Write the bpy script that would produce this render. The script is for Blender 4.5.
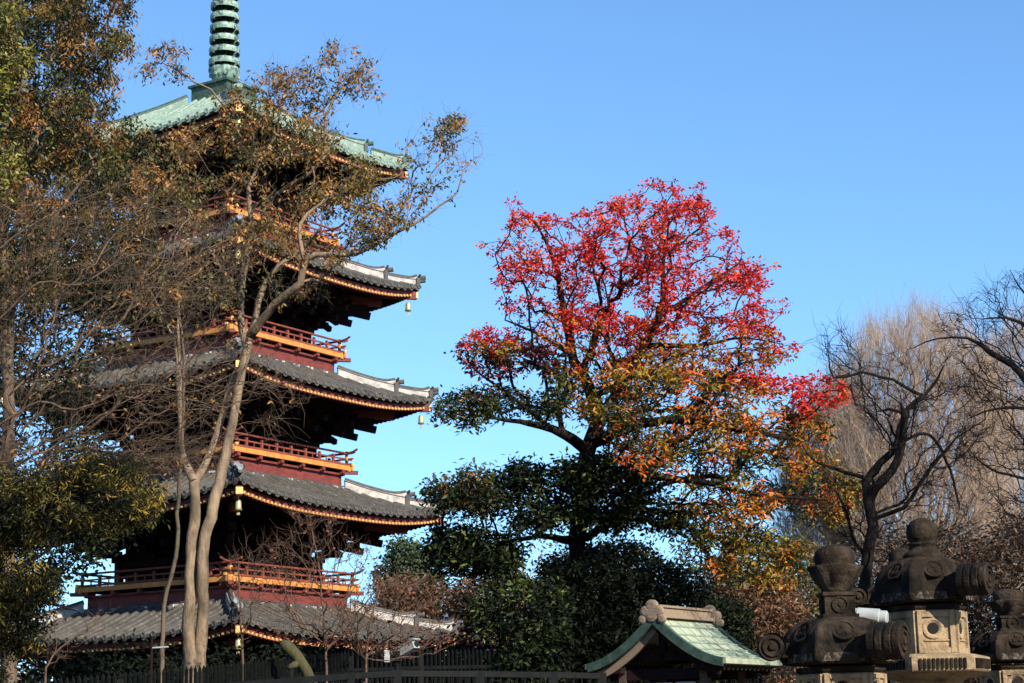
import bpy, math, random
import numpy as np
from mathutils import Matrix, Vector, noise
R = math.radians
rng = np.random.default_rng(7)
random.seed(7)
scene = bpy.context.scene
for o in list(bpy.data.objects): bpy.data.objects.remove(o)

# ------------------------------------------------------------------ camera
F, PITCH, ROLL, EYE = 1923.0, R(11.8), R(-1.25), 1.6
cam = bpy.data.cameras.new('camera')
cam.sensor_width = 36.0; cam.lens = F/1024*36; cam.clip_end = 3000; cam.clip_start = .1
co = bpy.data.objects.new('camera', cam); scene.collection.objects.link(co)
co.matrix_world = Matrix.Translation((0, 0, EYE)) @ Matrix.Rotation(math.pi/2+PITCH, 4, 'X') @ Matrix.Rotation(ROLL, 4, 'Z')
scene.camera = co
# ------------------------------------------------------------------ light
SUN_AZ, SUN_EL = 37.0, 31.0          # degrees to the right of straight behind the camera, elevation
w = bpy.data.worlds.new('World'); scene.world = w; w.use_nodes = True
nt = w.node_tree; nt.nodes.clear()
sky = nt.nodes.new('ShaderNodeTexSky'); sky.sky_type = 'NISHITA'; sky.sun_disc = False
sky.sun_elevation = R(SUN_EL); sky.sun_rotation = R(180-SUN_AZ)
sky.air_density = 1.0; sky.dust_density = 0.05; sky.ozone_density = 2.2; sky.altitude = 50
bg = nt.nodes.new('ShaderNodeBackground'); bg.inputs[1].default_value = 0.106
ow = nt.nodes.new('ShaderNodeOutputWorld')
tc_ = nt.nodes.new('ShaderNodeTexCoord'); va = nt.nodes.new('ShaderNodeVectorMath'); va.operation = 'ADD'; va.inputs[1].default_value = (0, 0, .045)   # dry winter air: the horizon band stays low
vn = nt.nodes.new('ShaderNodeVectorMath'); vn.operation = 'NORMALIZE'
nt.links.new(tc_.outputs['Generated'], va.inputs[0]); nt.links.new(va.outputs[0], vn.inputs[0]); nt.links.new(vn.outputs[0], sky.inputs[0])
tint = nt.nodes.new('ShaderNodeMix'); tint.data_type = 'RGBA'; tint.blend_type = 'MULTIPLY'; tint.inputs[0].default_value = 1
tint.inputs[7].default_value = (.90, 1.22, 1.46, 1)       # colour balance of the clear winter sky
nt.links.new(sky.outputs[0], tint.inputs[6]); nt.links.new(tint.outputs[2], bg.inputs[0]); nt.links.new(bg.outputs[0], ow.inputs[0])
sl = bpy.data.lights.new('sun', 'SUN'); sl.energy = 5.0; sl.angle = R(.5); sl.color = (1, .93, .82)
so = bpy.data.objects.new('sun', sl); scene.collection.objects.link(so)
sd = Vector((math.sin(R(SUN_AZ))*math.cos(R(SUN_EL)), -math.cos(R(SUN_AZ))*math.cos(R(SUN_EL)), math.sin(R(SUN_EL))))
so.rotation_euler = sd.to_track_quat('Z', 'Y').to_euler()
vs = scene.view_settings
vs.view_transform = 'Standard'; vs.look = 'None'; vs.exposure = 0.65; vs.gamma = 1; vs.use_curve_mapping = False
scene.cycles.max_bounces = 5; scene.cycles.transparent_max_bounces = 4

# ------------------------------------------------------------------ helpers
_c, _s, _cr, _sr = math.cos(PITCH), math.sin(PITCH), math.cos(ROLL), math.sin(ROLL)
def W(px, py, D):
    """world point seen at a pixel of the photograph, D metres ahead"""
    a, b = px-512, py-341.5
    a, b = a*_cr+b*_sr, -a*_sr+b*_cr
    y = F*_c+b*_s; z = F*_s-b*_c
    return np.array((a*D/y, D, EYE+z*D/y))
def Wv(px, py, D):
    a, b = px-512, py-341.5
    a, b = a*_cr+b*_sr, -a*_sr+b*_cr
    y = F*_c+b*_s; z = F*_s-b*_c
    return np.stack((a*D/y, D+0*a, EYE+z*D/y), -1)

def link(name, me, m, parent=None, loc=None):
    o = bpy.data.objects.new(name, me); scene.collection.objects.link(o)
    if m is not None and not me.materials: me.materials.append(m)
    if parent: o.parent = parent
    if loc is not None: o.location = loc
    return o
def tag(o, label, cat, group=None, kind=None):
    if label: o['label'] = label
    if cat: o['category'] = cat
    if group: o['group'] = group
    if kind: o['kind'] = kind
    return o
def thing(name, label, cat, loc=(0, 0, 0), rz=0, group=None):
    o = bpy.data.objects.new(name, None); scene.collection.objects.link(o)
    o.location = loc; o.rotation_euler = (0, 0, rz); o.empty_display_size = .2
    return tag(o, label, cat, group)

class MB:
    def __init__(s): s.v = []; s.f = []
    def add(s, vs_, fs):
        n = len(s.v); s.v += [tuple(map(float, p)) for p in vs_]; s.f += [tuple(i+n for i in f) for f in fs]
    def box(s, c, size, rz=0, M=None):
        x, y, z = size[0]/2, size[1]/2, size[2]/2
        vs_ = [Vector((i*x, j*y, k*z)) for k in (-1, 1) for j in (-1, 1) for i in (-1, 1)]
        T = M if M is not None else Matrix.Rotation(rz, 4, 'Z')
        s.add([T @ p+Vector(c) for p in vs_], [(0, 2, 3, 1), (4, 5, 7, 6), (0, 1, 5, 4), (2, 6, 7, 3), (0, 4, 6, 2), (1, 3, 7, 5)])
    def beam(s, a, b, wd, ht, up=(0, 0, 1)):
        a, b = Vector(a), Vector(b); t = (b-a).normalized(); sd_ = t.cross(Vector(up)).normalized()*wd/2; u = sd_.cross(t).normalized()*ht/2
        s.add([a-sd_-u, a+sd_-u, a+sd_+u, a-sd_+u, b-sd_-u, b+sd_-u, b+sd_+u, b-sd_+u],
              [(0, 1, 2, 3), (7, 6, 5, 4), (0, 4, 5, 1), (1, 5, 6, 2), (2, 6, 7, 3), (3, 7, 4, 0)])
    def lathe(s, prof, n=24, M=None, closed=True, ang0=0, fr=None):
        """prof: list of (r, z)"""
        vs_ = []
        for r, z in prof:
            for i in range(n):
                a = ang0+2*math.pi*i/n; k = fr(a, r, z) if fr else 1
                p = Vector((r*k*math.cos(a), r*k*math.sin(a), z)); vs_.append(M @ p if M is not None else p)
        fs = []
        for j in range(len(prof)-1):
            for i in range(n):
                a, b = j*n+i, j*n+(i+1) % n
                fs.append((a, b, b+n, a+n))
        if closed:
            fs.append(tuple(range(n))[::-1]); fs.append(tuple((len(prof)-1)*n+i for i in range(n)))
        s.add(vs_, fs)
    def tube(s, pts, rad, n=8, caps=True):
        pts = [Vector(p) for p in pts]; vs_ = []; ref = Vector((.13, .21, .97))
        for i, p in enumerate(pts):
            t = (pts[min(i+1, len(pts)-1)]-pts[max(i-1, 0)]).normalized()
            if abs(t.dot(ref)) > .97: ref = Vector((.9, .3, .1))
            u = t.cross(ref).normalized(); v = t.cross(u)
            r = rad[i] if hasattr(rad, '__len__') else rad
            vs_ += [p+(u*math.cos(2*math.pi*k/n)+v*math.sin(2*math.pi*k/n))*r for k in range(n)]
        fs = [(j*n+i, j*n+(i+1) % n, (j+1)*n+(i+1) % n, (j+1)*n+i) for j in range(len(pts)-1) for i in range(n)]
        if caps: fs += [tuple(range(n))[::-1], tuple((len(pts)-1)*n+i for i in range(n))]
        s.add(vs_, fs)
    def rot4(s):
        """repeat what is there on the four sides"""
        v0, f0 = list(s.v), list(s.f)
        for k in (1, 2, 3):
            c, q = [(0, 1), (-1, 0), (0, -1)][k-1]
            s.add([(x*c-y*q, x*q+y*c, z) for x, y, z in v0], f0)
    def build4(s, name, m, parent):
        """the same piece on each of the four sides, each an object of its own"""
        o = s.build(name, m, parent); out = [o]
        for k in (1, 2, 3):
            c = o.copy(); scene.collection.objects.link(c); c.parent = parent; c.rotation_euler = (0, 0, k*math.pi/2); out.append(c)
        return out
    def build(s, name, m, parent=None, loc=None, smooth=False, label=None):
        me = bpy.data.meshes.new(name); me.from_pydata(s.v, [], s.f); me.update()
        if smooth: me.shade_smooth()
        o = link(name, me, m, parent, loc)
        if label: o['label'] = label
        return o

def np_mesh(name, V, Q, col=None, smooth=False):
    """mesh from arrays: V (n,3), Q (m,k) faces"""
    me = bpy.data.meshes.new(name); k = Q.shape[1]
    me.vertices.add(len(V)); me.vertices.foreach_set('co', np.ascontiguousarray(V, np.float32).ravel())
    me.loops.add(Q.size); me.loops.foreach_set('vertex_index', Q.astype(np.int32).ravel())
    me.polygons.add(len(Q)); me.polygons.foreach_set('loop_start', (np.arange(len(Q))*k).astype(np.int32))
    try: me.polygons.foreach_set('loop_total', np.full(len(Q), k, np.int32))
    except Exception: pass
    if smooth: me.polygons.foreach_set('use_smooth', np.ones(len(Q), bool))
    me.update(calc_edges=True); me.validate()
    if col is not None:
        a = me.color_attributes.new('tint', 'FLOAT_COLOR', 'POINT')
        c4 = np.ones((len(V), 4), np.float32); c4[:, :3] = col; a.data.foreach_set('color', c4.ravel())
    return me

# ------------------------------------------------------------------ materials
def newmat(name):
    m = bpy.data.materials.new(name); m.use_nodes = True
    n = m.node_tree.nodes; l = m.node_tree.links
    return m, n, l, n['Principled BSDF']
def mat(name, c1, c2=None, scale=4, rough=.7, metal=0, bump=0, bscale=None, detail=6, spec=.4, stretch=(1, 1, 1), lo=.35, hi=.65, c3=None, s3=1.5, lo3=.55, hi3=.7):
    m, n, l, b = newmat(name)
    b.inputs['Roughness'].default_value = rough; b.inputs['Metallic'].default_value = metal
    b.inputs['Specular IOR Level'].default_value = spec
    tc = n.new('ShaderNodeTexCoord'); mp = n.new('ShaderNodeMapping'); mp.inputs['Scale'].default_value = stretch
    l.new(tc.outputs['Object'], mp.inputs[0])
    def nz(sc, dt=detail):
        t = n.new('ShaderNodeTexNoise'); t.inputs['Scale'].default_value = sc; t.inputs['Detail'].default_value = dt; t.inputs['Roughness'].default_value = .62
        l.new(mp.outputs[0], t.inputs['Vector']); return t
    def rmp(src, a, z):
        r = n.new('ShaderNodeMapRange'); r.inputs[1].default_value = a; r.inputs[2].default_value = z; l.new(src, r.inputs[0]); return r.outputs[0]
    if c2 is None: b.inputs['Base Color'].default_value = (*c1, 1)
    else:
        t = nz(scale); mx = n.new('ShaderNodeMix'); mx.data_type = 'RGBA'
        mx.inputs[6].default_value = (*c1, 1); mx.inputs[7].default_value = (*c2, 1)
        l.new(rmp(t.outputs[0], lo, hi), mx.inputs[0]); out = mx.outputs[2]
        if c3 is not None:
            t3 = nz(s3); m3 = n.new('ShaderNodeMix'); m3.data_type = 'RGBA'; m3.inputs[7].default_value = (*c3, 1)
            l.new(out, m3.inputs[6]); l.new(rmp(t3.outputs[0], lo3, hi3), m3.inputs[0]); out = m3.outputs[2]
        l.new(out, b.inputs['Base Color'])
    if bump:
        t2 = nz(bscale or scale*3, 8); bp = n.new('ShaderNodeBump'); bp.inputs['Strength'].default_value = bump; bp.inputs['Distance'].default_value = .03
        l.new(t2.outputs[0], bp.inputs['Height']); l.new(bp.outputs[0], b.inputs['Normal'])
    return m
def leafmat(name, trans=.3, rough=.5, spec=.35):
    m, n, l, b = newmat(name)
    a = n.new('ShaderNodeAttribute'); a.attribute_name = 'tint'
    l.new(a.outputs['Color'], b.inputs['Base Color']); b.inputs['Roughness'].default_value = rough; b.inputs['Specular IOR Level'].default_value = spec
    t = n.new('ShaderNodeBsdfTranslucent'); l.new(a.outputs['Color'], t.inputs[0])
    mx = n.new('ShaderNodeMixShader'); mx.inputs[0].default_value = trans
    l.new(b.outputs[0], mx.inputs[1]); l.new(t.outputs[0], mx.inputs[2]); l.new(mx.outputs[0], n['Material Output'].inputs[0])
    return m
M = {}
M['ground'] = mat('ground', (.055, .042, .03), (.03, .026, .018), 1.2, .95, bump=.5, bscale=9)
M['path'] = mat('path', (.22, .19, .15), (.15, .13, .1), 3, .95, bump=.4, bscale=30)
M['tile'] = mat('roof_tile', (.052, .046, .038), (.10, .090, .074), 1.6, .65, bump=.4, bscale=14, c3=(.20, .175, .13), s3=8, lo3=.55, hi3=.72)
M['tile2'] = mat('ridge_tile', (.04, .036, .032), (.085, .076, .066), 6, .65, bump=.3, bscale=20)
M['plaster'] = mat('ridge_plaster', (.48, .43, .37), (.22, .20, .18), 5, .85, bump=.3, bscale=12, lo=.42, hi=.7)
M['ringdisc'] = mat('tile_disc', (.30, .31, .31), (.16, .16, .16), 12, .7)
M['red'] = mat('vermilion_wood', (.21, .038, .025), (.11, .022, .016), 3, .7, bump=.15, stretch=(1, 1, 3))
M['railred'] = mat('sunlit_rail_paint', (.27, .065, .032), (.14, .03, .02), 5, .7, bump=.15, stretch=(1, 1, 3))  # red made lighter and oranger to put sunlight on the rails
M['darkred'] = mat('dark_red_wood', (.022, .007, .006), (.012, .006, .005), 3, .85, bump=.2, spec=.15)  # red lowered almost to black to carry the shade of the undersides
M['orange'] = mat('orange_wood', (.66, .27, .055), (.46, .17, .035), 4, .55, c3=(.25, .09, .025), s3=2.5, lo3=.56, hi3=.72)
M['gold'] = mat('gilt_metal', (.85, .50, .16), (.72, .36, .10), 14, .45, metal=.15, spec=.5)
M['bellgold'] = mat('bell_bronze', (.62, .52, .20), (.40, .34, .14), 18, .4, metal=.4)
M['copper'] = mat('green_copper', (.24, .31, .235), (.14, .21, .16), 2.2, .7, bump=.2, c3=(.34, .39, .31), s3=7, lo3=.52, hi3=.67)
M['copper2'] = mat('spire_copper', (.33, .43, .33), (.10, .18, .14), 6, .55, bump=.3, c3=(.03, .055, .043), s3=4.5, lo3=.50, hi3=.62)
M['copperdark'] = mat('dark_copper', (.022, .045, .03), (.06, .10, .07), 8, .6, bump=.2)
M['copperroof'] = mat('pale_copper_sheet', (.42, .43, .29), (.29, .32, .205), 5, .6, bump=.25, c3=(.14, .16, .10), s3=9, lo3=.58, hi3=.76)
M['wood'] = mat('old_wood', (.13, .085, .05), (.07, .045, .028), 8, .8, stretch=(1, 6, 6), bump=.3)
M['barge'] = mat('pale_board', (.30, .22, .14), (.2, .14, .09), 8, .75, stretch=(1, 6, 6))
M['stone'] = mat('dark_stone', (.026, .018, .012), (.085, .062, .042), 6, .95, bump=1.0, bscale=26, c3=(.010, .009, .007), s3=3.5, lo3=.46, hi3=.62, spec=.10, lo=.45, hi=.75)
M['stone_lichen'] = mat('lichen_stone', (.04, .028, .019), (.17, .15, .12), 22, .95, bump=.9, bscale=30, lo=.48, hi=.66, spec=.1)
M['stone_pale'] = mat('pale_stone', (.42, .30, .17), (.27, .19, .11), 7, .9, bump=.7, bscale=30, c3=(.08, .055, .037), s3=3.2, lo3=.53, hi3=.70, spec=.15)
M['darkwood'] = mat('shade_dark_wood', (.022, .008, .007), (.014, .006, .005), 3, .85, bump=.2, spec=.15)  # near black: shade under eaves and gable put into the wood colour
M['hole'] = mat('shadowed_recess', (.012, .010, .008), None, rough=1)
M['fence'] = mat('black_fence_paint', (.004, .0045, .004), (.009, .010, .008), 8, .6, spec=.12)
M['rail'] = mat('grey_rail_paint', (.006, .007, .0065), (.012, .012, .011), 6, .6, spec=.12)
M['white'] = mat('white_housing', (.40, .41, .38), (.30, .31, .28), 10, .5)
M['glass'] = mat('lens_glass', (.01, .01, .012), None, rough=.1)
M['paper'] = mat('pale_panel', (.45, .46, .45), (.36, .37, .36), 5, .7)
def bark(n, a, b, c=None, st=(1, 1, .25), sc=5):
    M[n] = mat(n, a, b, sc, .92, bump=.8, bscale=sc*3, stretch=st, spec=.2, c3=c, s3=2, lo3=.5, hi3=.65)
bark('bark_pale', (.32, .225, .14), (.16, .115, .075), (.06, .05, .03), (1, 1, .3), 9)
bark('bark_dark', (.006, .0045, .0035), (.017, .012, .009))
bark('bark_mid', (.10, .07, .045), (.20, .14, .09))
bark('bark_brown', (.10, .068, .045), (.17, .12, .08), (.08, .09, .04))
bark('twig_pale', (.60, .44, .31), (.36, .26, .18))
bark('twig_grey', (.17, .11, .068), (.07, .048, .032))
bark('twig_red', (.17, .10, .065), (.10, .062, .042))
bark('bark_moss', (.05, .042, .02), (.085, .08, .032))
M['leaf'] = leafmat('broad_leaf', .25)
M['leaf_red'] = leafmat('red_leaf', .38, .55, .25)
M['leaf_dark'] = leafmat('glossy_evergreen_leaf', .08, .6, .12)
M['needle'] = leafmat('needle_leaf', .2, .7, .15)

# ------------------------------------------------------------------ ground
mb = MB(); mb.add([(-700, -300, 0), (700, -300, 0), (700, 1100, 0), (-700, 1100, 0)], [(0, 1, 2, 3)])
tag(mb.build('ground', M['ground']), 'brown leaf-littered ground of the temple park', None, kind='structure')
mb = MB(); mb.add([(-60, -6, .004), (60, -6, .004), (60, 12, .004), (-60, 12, .004)], [(0, 1, 2, 3)])
tag(mb.build('path', M['path']), 'pale gravel path in front of the lanterns', None, kind='structure')

# ================================================================== PAGODA
PX, PY = -10.80, 70.0
TH = 13.0
S = [8.46, 8.12, 7.66, 7.21, 6.85]; HH = [3.71, 8.19, 12.46, 16.82, 21.60]
LIFT = .40
pag = thing('pagoda', 'five-storey red wooden pagoda with grey tiled roofs, gilt-tipped eaves and green copper spire', 'pagoda', (PX, PY, 0), R(TH-45))
lift = lambda u, k=1.0: LIFT*abs(u)**3*k

def roof_face(Et, I, z0, H, sp, r, nv, top=False):
    n = int(round(2*Et/sp)); sp = 2*Et/n
    xs = []; bs = []
    prof = [(.0, 0), (.26, 0), (.29, .55), (.38, .88), (.5, 1), (.62, .88), (.71, .55), (.74, 0)]
    for j in range(n):
        for t, b in prof: xs.append(-Et+(j+t)*sp); bs.append(b*r)
    xs.append(Et); bs.append(0)
    V = []; nx = len(xs)
    for x, b in zip(xs, bs):
        vm = min(1, (Et-abs(x))/(Et-I))
        d = -.10-b*1.0
        l0 = lift(x/Et)
        V.append((x*.98, -Et+.35, z0+l0-.06)); V.append((x, -Et+.012, z0+l0+d))
        for q in range(nv+1):
            v = vm*q/nv; wv = Et+(I-Et)*v
            z = z0+H*(.72*v+.28*v*v)+lift(x/max(wv, .1) if abs(x) < wv else 1, (1-v)**1.6)
            V.append((x, -wv, z+b))
    m = nv+3
    Fs = [(i*m+j, (i+1)*m+j, (i+1)*m+j+1, i*m+j+1) for i in range(nx-1) for j in range(m-1)]
    return V, Fs
def hip_z(Et, I, z0, H, v): return z0+H*(.72*v+.28*v*v)+LIFT*(1-v)**1.6
def hip_pt(Et, I, z0, H, v, dz=0):
    wv = Et+(I-Et)*v
    return Vector((wv, -wv, hip_z(Et, I, z0, H, v)+dz))

bell_pts = {}
for k in range(5):
    E = S[k]/math.sqrt(2); zf = EYE+HH[k]-LIFT; Et = E+.26
    top = k == 4
    I = .85 if top else .555*E
    z0 = zf+.42; H = (25.75-z0) if top else 1.22
    tm = M['copper'] if top else M['tile']
    # roof skin
    mb = MB(); V, Fs = roof_face(Et, I, z0, H, .43, .085, 8); mb.add(V, Fs)
    n = int(round(2*Et/.43)); sp = 2*Et/n
    for j in range(n):                       # round tile ends along the eave
        x = -Et+(j+.5)*sp; zc = z0+lift(x/Et)-.01
        mb.lathe([(.1, 0), (.1, .03), (.07, .035), (.06, .02)], 10, Matrix.Translation((x, -Et+.01, zc)) @ Matrix.Rotation(math.pi/2, 4, 'X'))
    mb.rot4()
    roof = mb.build('roof', tm, pag, smooth=False, label='green copper top roof' if top else None)
    # eave boards, rafters, gilt caps
    nseg = 24; mb = MB(); soff = MB(); raf = MB(); cap = MB(); 
    xs = [-E+2*E*i/nseg for i in range(nseg+1)]
    for a, b in zip(xs[:-1], xs[1:]):
        za, zb = lift(a/E), lift(b/E)
        mb.add([(a, -E, zf+za-.02), (b, -E, zf+zb-.02), (b, -E, zf+zb+.24), (a, -E, zf+za+.24),
                (a, -E+.1, zf+za-.02), (b, -E+.1, zf+zb-.02), (b, -E+.1, zf+zb+.24), (a, -E+.1, zf+za+.24)], [(0, 1, 2, 3), (4, 7, 6, 5), (0, 4, 5, 1), (3, 2, 6, 7)])
    win = .44*E
    ns = 20
    gx = [-1+2*i/40 for i in range(41)]
    # soffit sheet
    V = []; m = 6
    for g in gx:
        for q in range(m):
            t = q/(m-1); wv = (E-.05)+(win-E)*t
            V.append((g*wv, -wv, zf+.06+lift(g, 1-t)+t*.75))
    soff.add(V, [(i*m+j, i*m+j+1, (i+1)*m+j+1, (i+1)*m+j) for i in range(40) for j in range(m-1)])
    nr = int(2*E/.2); 
    for i in range(1, nr):
        x = -E+2*E*i/nr; l0 = lift(x/E)
        yi = max(abs(x)+.05, E-1.25)
        if yi < E-.15:
            t = (E-yi)/(E-win); z1 = zf-.0+lift(x/yi, 1-t)+t*.75-.01
            raf.beam((x, -E+.05, zf+l0-.01), (x, -yi, z1), .09, .11)
        cap.box((x, -E-.02, zf+l0+.035), (.085, .10, .075))
        yo = max(E-1.1, abs(x)+.05); yi = max(abs(x)+.02, win)
        if yi < yo-.1:
            f = lambda y: zf-.17+lift(min(1, abs(x)/y), 1-(E-y)/(E-win))+(E-y)/(E-win)*.75
            raf.beam((x, -yo, f(yo)), (x, -yi, f(yi)), .1, .12)
    # ledger board carrying the flying rafters
    for a, b in zip(gx[:-1], gx[1:]):
        wv = E-1.12; t = 1.12/(E-win); 
        raf.beam((a*wv, -wv, zf-.08+lift(a, 1-t)+t*.75), (b*wv, -wv, zf-.08+lift(b, 1-t)+t*.75), .08, .07)
    # hip rafter on the corner
    hip = MB()
    hip.beam((E+.12, -E-.12, zf+LIFT+.02), (win, -win, zf+.5), .2, .3)
    hip.beam((E-.85, -E+.85, zf+LIFT*.5-.12), (win, -win, zf+.3), .22, .3)
    hcap = MB(); hcap.beam((E+.14, -E-.14, zf+LIFT+.02), (E+.09, -E-.09, zf+LIFT+.02), .23, .22)
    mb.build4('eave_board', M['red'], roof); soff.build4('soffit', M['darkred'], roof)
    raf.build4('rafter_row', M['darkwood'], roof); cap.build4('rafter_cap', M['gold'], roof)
    hip.build4('hip_rafter', M['red'], roof); hcap.build4('hip_rafter_cap', M['gold'], roof)
    # hip ridges
    for q in range(4):
        Rt = Matrix.Rotation(q*math.pi/2, 4, 'Z')
        rd = MB()
        secs = [(.98, .40, .30, .30), (.37, .05, .22, .26)] if not top else [(.97, .3, .28, .26), (.26, .05, .2, .22)]
        for v1, v2, ht, wd in secs:
            rb = MB(); rc = MB(); rd = MB()
            st = [v1+(v2-v1)*i/10 for i in range(11)]
            for i, (a, b) in enumerate(zip(st[:-1], st[1:])):
                fa = ht*(1+.5*max(0, (i-7)/3)**2); fb = ht*(1+.5*max(0, (i+1-7)/3)**2)
                A, B = hip_pt(Et, I, z0, H, a), hip_pt(Et, I, z0, H, b)
                sdv = Vector((1, 1, 0)).normalized()*wd/2
                rb.add([Rt @ p for p in (A-sdv-Vector((0, 0, .1)), A+sdv-Vector((0, 0, .1)), A+sdv*.8+Vector((0, 0, fa)), A-sdv*.8+Vector((0, 0, fa)),
                        B-sdv-Vector((0, 0, .1)), B+sdv-Vector((0, 0, .1)), B+sdv*.8+Vector((0, 0, fb)), B-sdv*.8+Vector((0, 0, fb)))],
                       [(0, 3, 2, 1), (4, 5, 6, 7), (0, 1, 5, 4), (1, 2, 6, 5), (2, 3, 7, 6), (3, 0, 4, 7)])
            rc.tube([Rt @ (hip_pt(Et, I, z0, H, a)+Vector((0, 0, ht*(1+.5*max(0, (i-7)/3)**2)+.03))) for i, a in enumerate(st)], .085, 8)
            # course lines of flat tiles standing out of the ridge
            for fr_ in (.90,):
                for a, b in zip(st[:-1], st[1:]):
                    rc.beam(Rt @ (hip_pt(Et, I, z0, H, a)+Vector((0, 0, ht*fr_))), Rt @ (hip_pt(Et, I, z0, H, b)+Vector((0, 0, ht*fr_))), wd*.98, .022)
            # end ornament
            e = hip_pt(Et, I, z0, H, v2); out = Vector((1, -1, 0)).normalized()
            Md = Rt @ Matrix.Translation(e+Vector((0, 0, ht*.55))+out*.04) @ Matrix.Rotation(-math.pi/4, 4, 'Z')
            rd.box(Rt @ (e+Vector((0, 0, ht*.45))+out*.03), (.14, wd*1.35, ht*1.5), M=Rt @ Matrix.Rotation(-math.pi/4, 4, 'Z'))
            for sgn in (-1, 1):
                rd.beam(Md @ Vector((.02, sgn*wd*.35, ht*.6)), Md @ Vector((.06, sgn*wd*.6, ht*1.25)), .06, .07, up=(1, 0, 0))
            rd.tube([Md @ Vector((0, 0, ht*.7)), Md @ Vector((.28, 0, ht*.85))], .085, 10)
            rdd = MB(); 
            rdd.lathe([(.1, 0), (.1, .02), (.07, .02), (.07, .01)], 14, Md @ Matrix.Translation((.28, 0, ht*.85)) @ Matrix.Rotation(math.pi/2, 4, 'Y'))
            rdd.build('disc_tile', M['ringdisc'] if not top else M['copper'], roof)
            rb.build('hip_ridge', M['plaster'] if not top else M['copper'], roof)
            rc.build('ridge_cap', M['tile2'] if not top else M['copperdark'], roof)
            rd.build('ridge_end', M['tile2'] if not top else M['copperdark'], roof)
        rd = MB()
        rd.tube([Rt @ (hip_pt(Et, I, z0, H, .06)+Vector((0, 0, .12))), Rt @ (hip_pt(Et, I, z0, H, 0)+Vector((.1, -.1, .2)))], .075, 8)
        rd.build('corner_tile', M['tile2'] if not top else M['copperdark'], roof)
    for nm, q in (('near', 0), ('right', 1), ('far', 2), ('left', 3)):
        p = Matrix.Rotation(R(TH-45), 4, 'Z') @ (Matrix.Rotation(q*math.pi/2, 4, 'Z') @ Vector((E-.12, -E+.12, zf+LIFT-.12)))
        bell_pts[(k, nm)] = Vector((PX, PY, 0))+p
    # ---- storey under this roof
    zb = 0.9 if k == 0 else (EYE+HH[k-1]-LIFT+.42+1.22+.55)      # floor level of the storey
    wt = zf-1.15
    wl = MB(); wl.box((0, 0, (zb+zf+.4)/2), (2*win-.3, 2*win-.3, zf+.4-zb))
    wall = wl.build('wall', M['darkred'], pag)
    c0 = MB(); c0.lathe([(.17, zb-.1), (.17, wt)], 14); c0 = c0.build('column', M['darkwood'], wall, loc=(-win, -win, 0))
    for q in range(4):
        for i in range(3):
            if q or i:
                c = c0.copy(); scene.collection.objects.link(c); c.parent = wall
                c.location = Matrix.Rotation(q*math.pi/2, 4, 'Z') @ Vector((-win+2*win*i/3, -win, 0))
    cl = MB()
    for z_, h_ in ((zb+.12, .22), ((zb+wt)/2+.25, .16), (wt-.1, .22)):
        cl.box((0, -win+.02, z_), (2*win+.3, .22, h_))
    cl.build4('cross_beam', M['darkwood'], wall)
    dr = MB()
    for sx in (-.5, .5):
        dr.box((sx*win*.62, -win+.1, (zb+wt)/2+.02), (win*.58, .06, wt-zb-.6))
        for zz in (.3, .62): dr.box((sx*win*.62, -win+.06, zb+(wt-zb)*zz), (win*.58, .06, .08))
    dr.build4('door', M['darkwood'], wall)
    wn = MB()
    for sx in (-1, 1):
        for i in range(9): wn.box((sx*win*.82+(i-4)*.065, -win+.08, (zb+wt)/2+.3), (.03, .05, (wt-zb)*.45))
    wn.build4('slat_window', M['copperdark'], wall)
    # brackets
    br = MB(); steps = [(.55, .35), (1.05, .7), (1.55, 1.05)]
    for i in range(1):
        x = 0
        br.box((x, -win, wt+.1), (.42, .42, .22))
        for j, (o_, z_) in enumerate(steps):
            br.box((x, -win-o_/2, wt+z_-.05), (.17, o_+.1, .2))
            br.box((x, -win-o_, wt+z_+.12), (.26, .26, .15))
            br.box((x, -win-o_, wt+z_+.27), (1.0, .15, .17))
            for sx in (-.42, .42): br.box((x+sx, -win-o_, wt+z_+.40), (.2, .2, .1))
        br.beam((x, -win+.2, wt+1.3), (x, -win-1.9, wt+.72), .17, .22)
        br.beam((x, -win+.2, wt+.85), (x, -win-1.45, wt+.38), .17, .2)
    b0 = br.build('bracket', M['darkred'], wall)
    for q in range(4):
        Rq = Matrix.Rotation(q*math.pi/2, 4, 'Z')
        for i in range(4):
            c = b0 if (q == 0 and i == 0) else b0.copy()
            if c is not b0: scene.collection.objects.link(c); c.parent = wall
            c.location = Rq @ Vector((-win+.02+(2*win-.04)*i/3, 0, 0)); c.rotation_euler = (0, 0, q*math.pi/2)
    br = MB()
    for j, (o_, z_) in enumerate(steps):
        br.box((0, -win-o_, wt+z_+.5), (2*(win+o_)+.5, .14, .14))
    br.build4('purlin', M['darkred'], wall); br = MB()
    # diagonal arms
    for o_, z_ in steps: br.beam((win, -win, wt+z_-.05), (win+o_*1.05, -win-o_*1.05, wt+z_-.05), .2, .22)
    br.beam((win, -win, wt+1.2), (win+1.7, -win-1.7, wt+.70), .22, .26)
    br.beam((win, -win, wt+.8), (win+1.2, -win-1.2, wt+.4), .2, .24)
    br.build4('corner_bracket', M['darkred'], wall)
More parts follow.
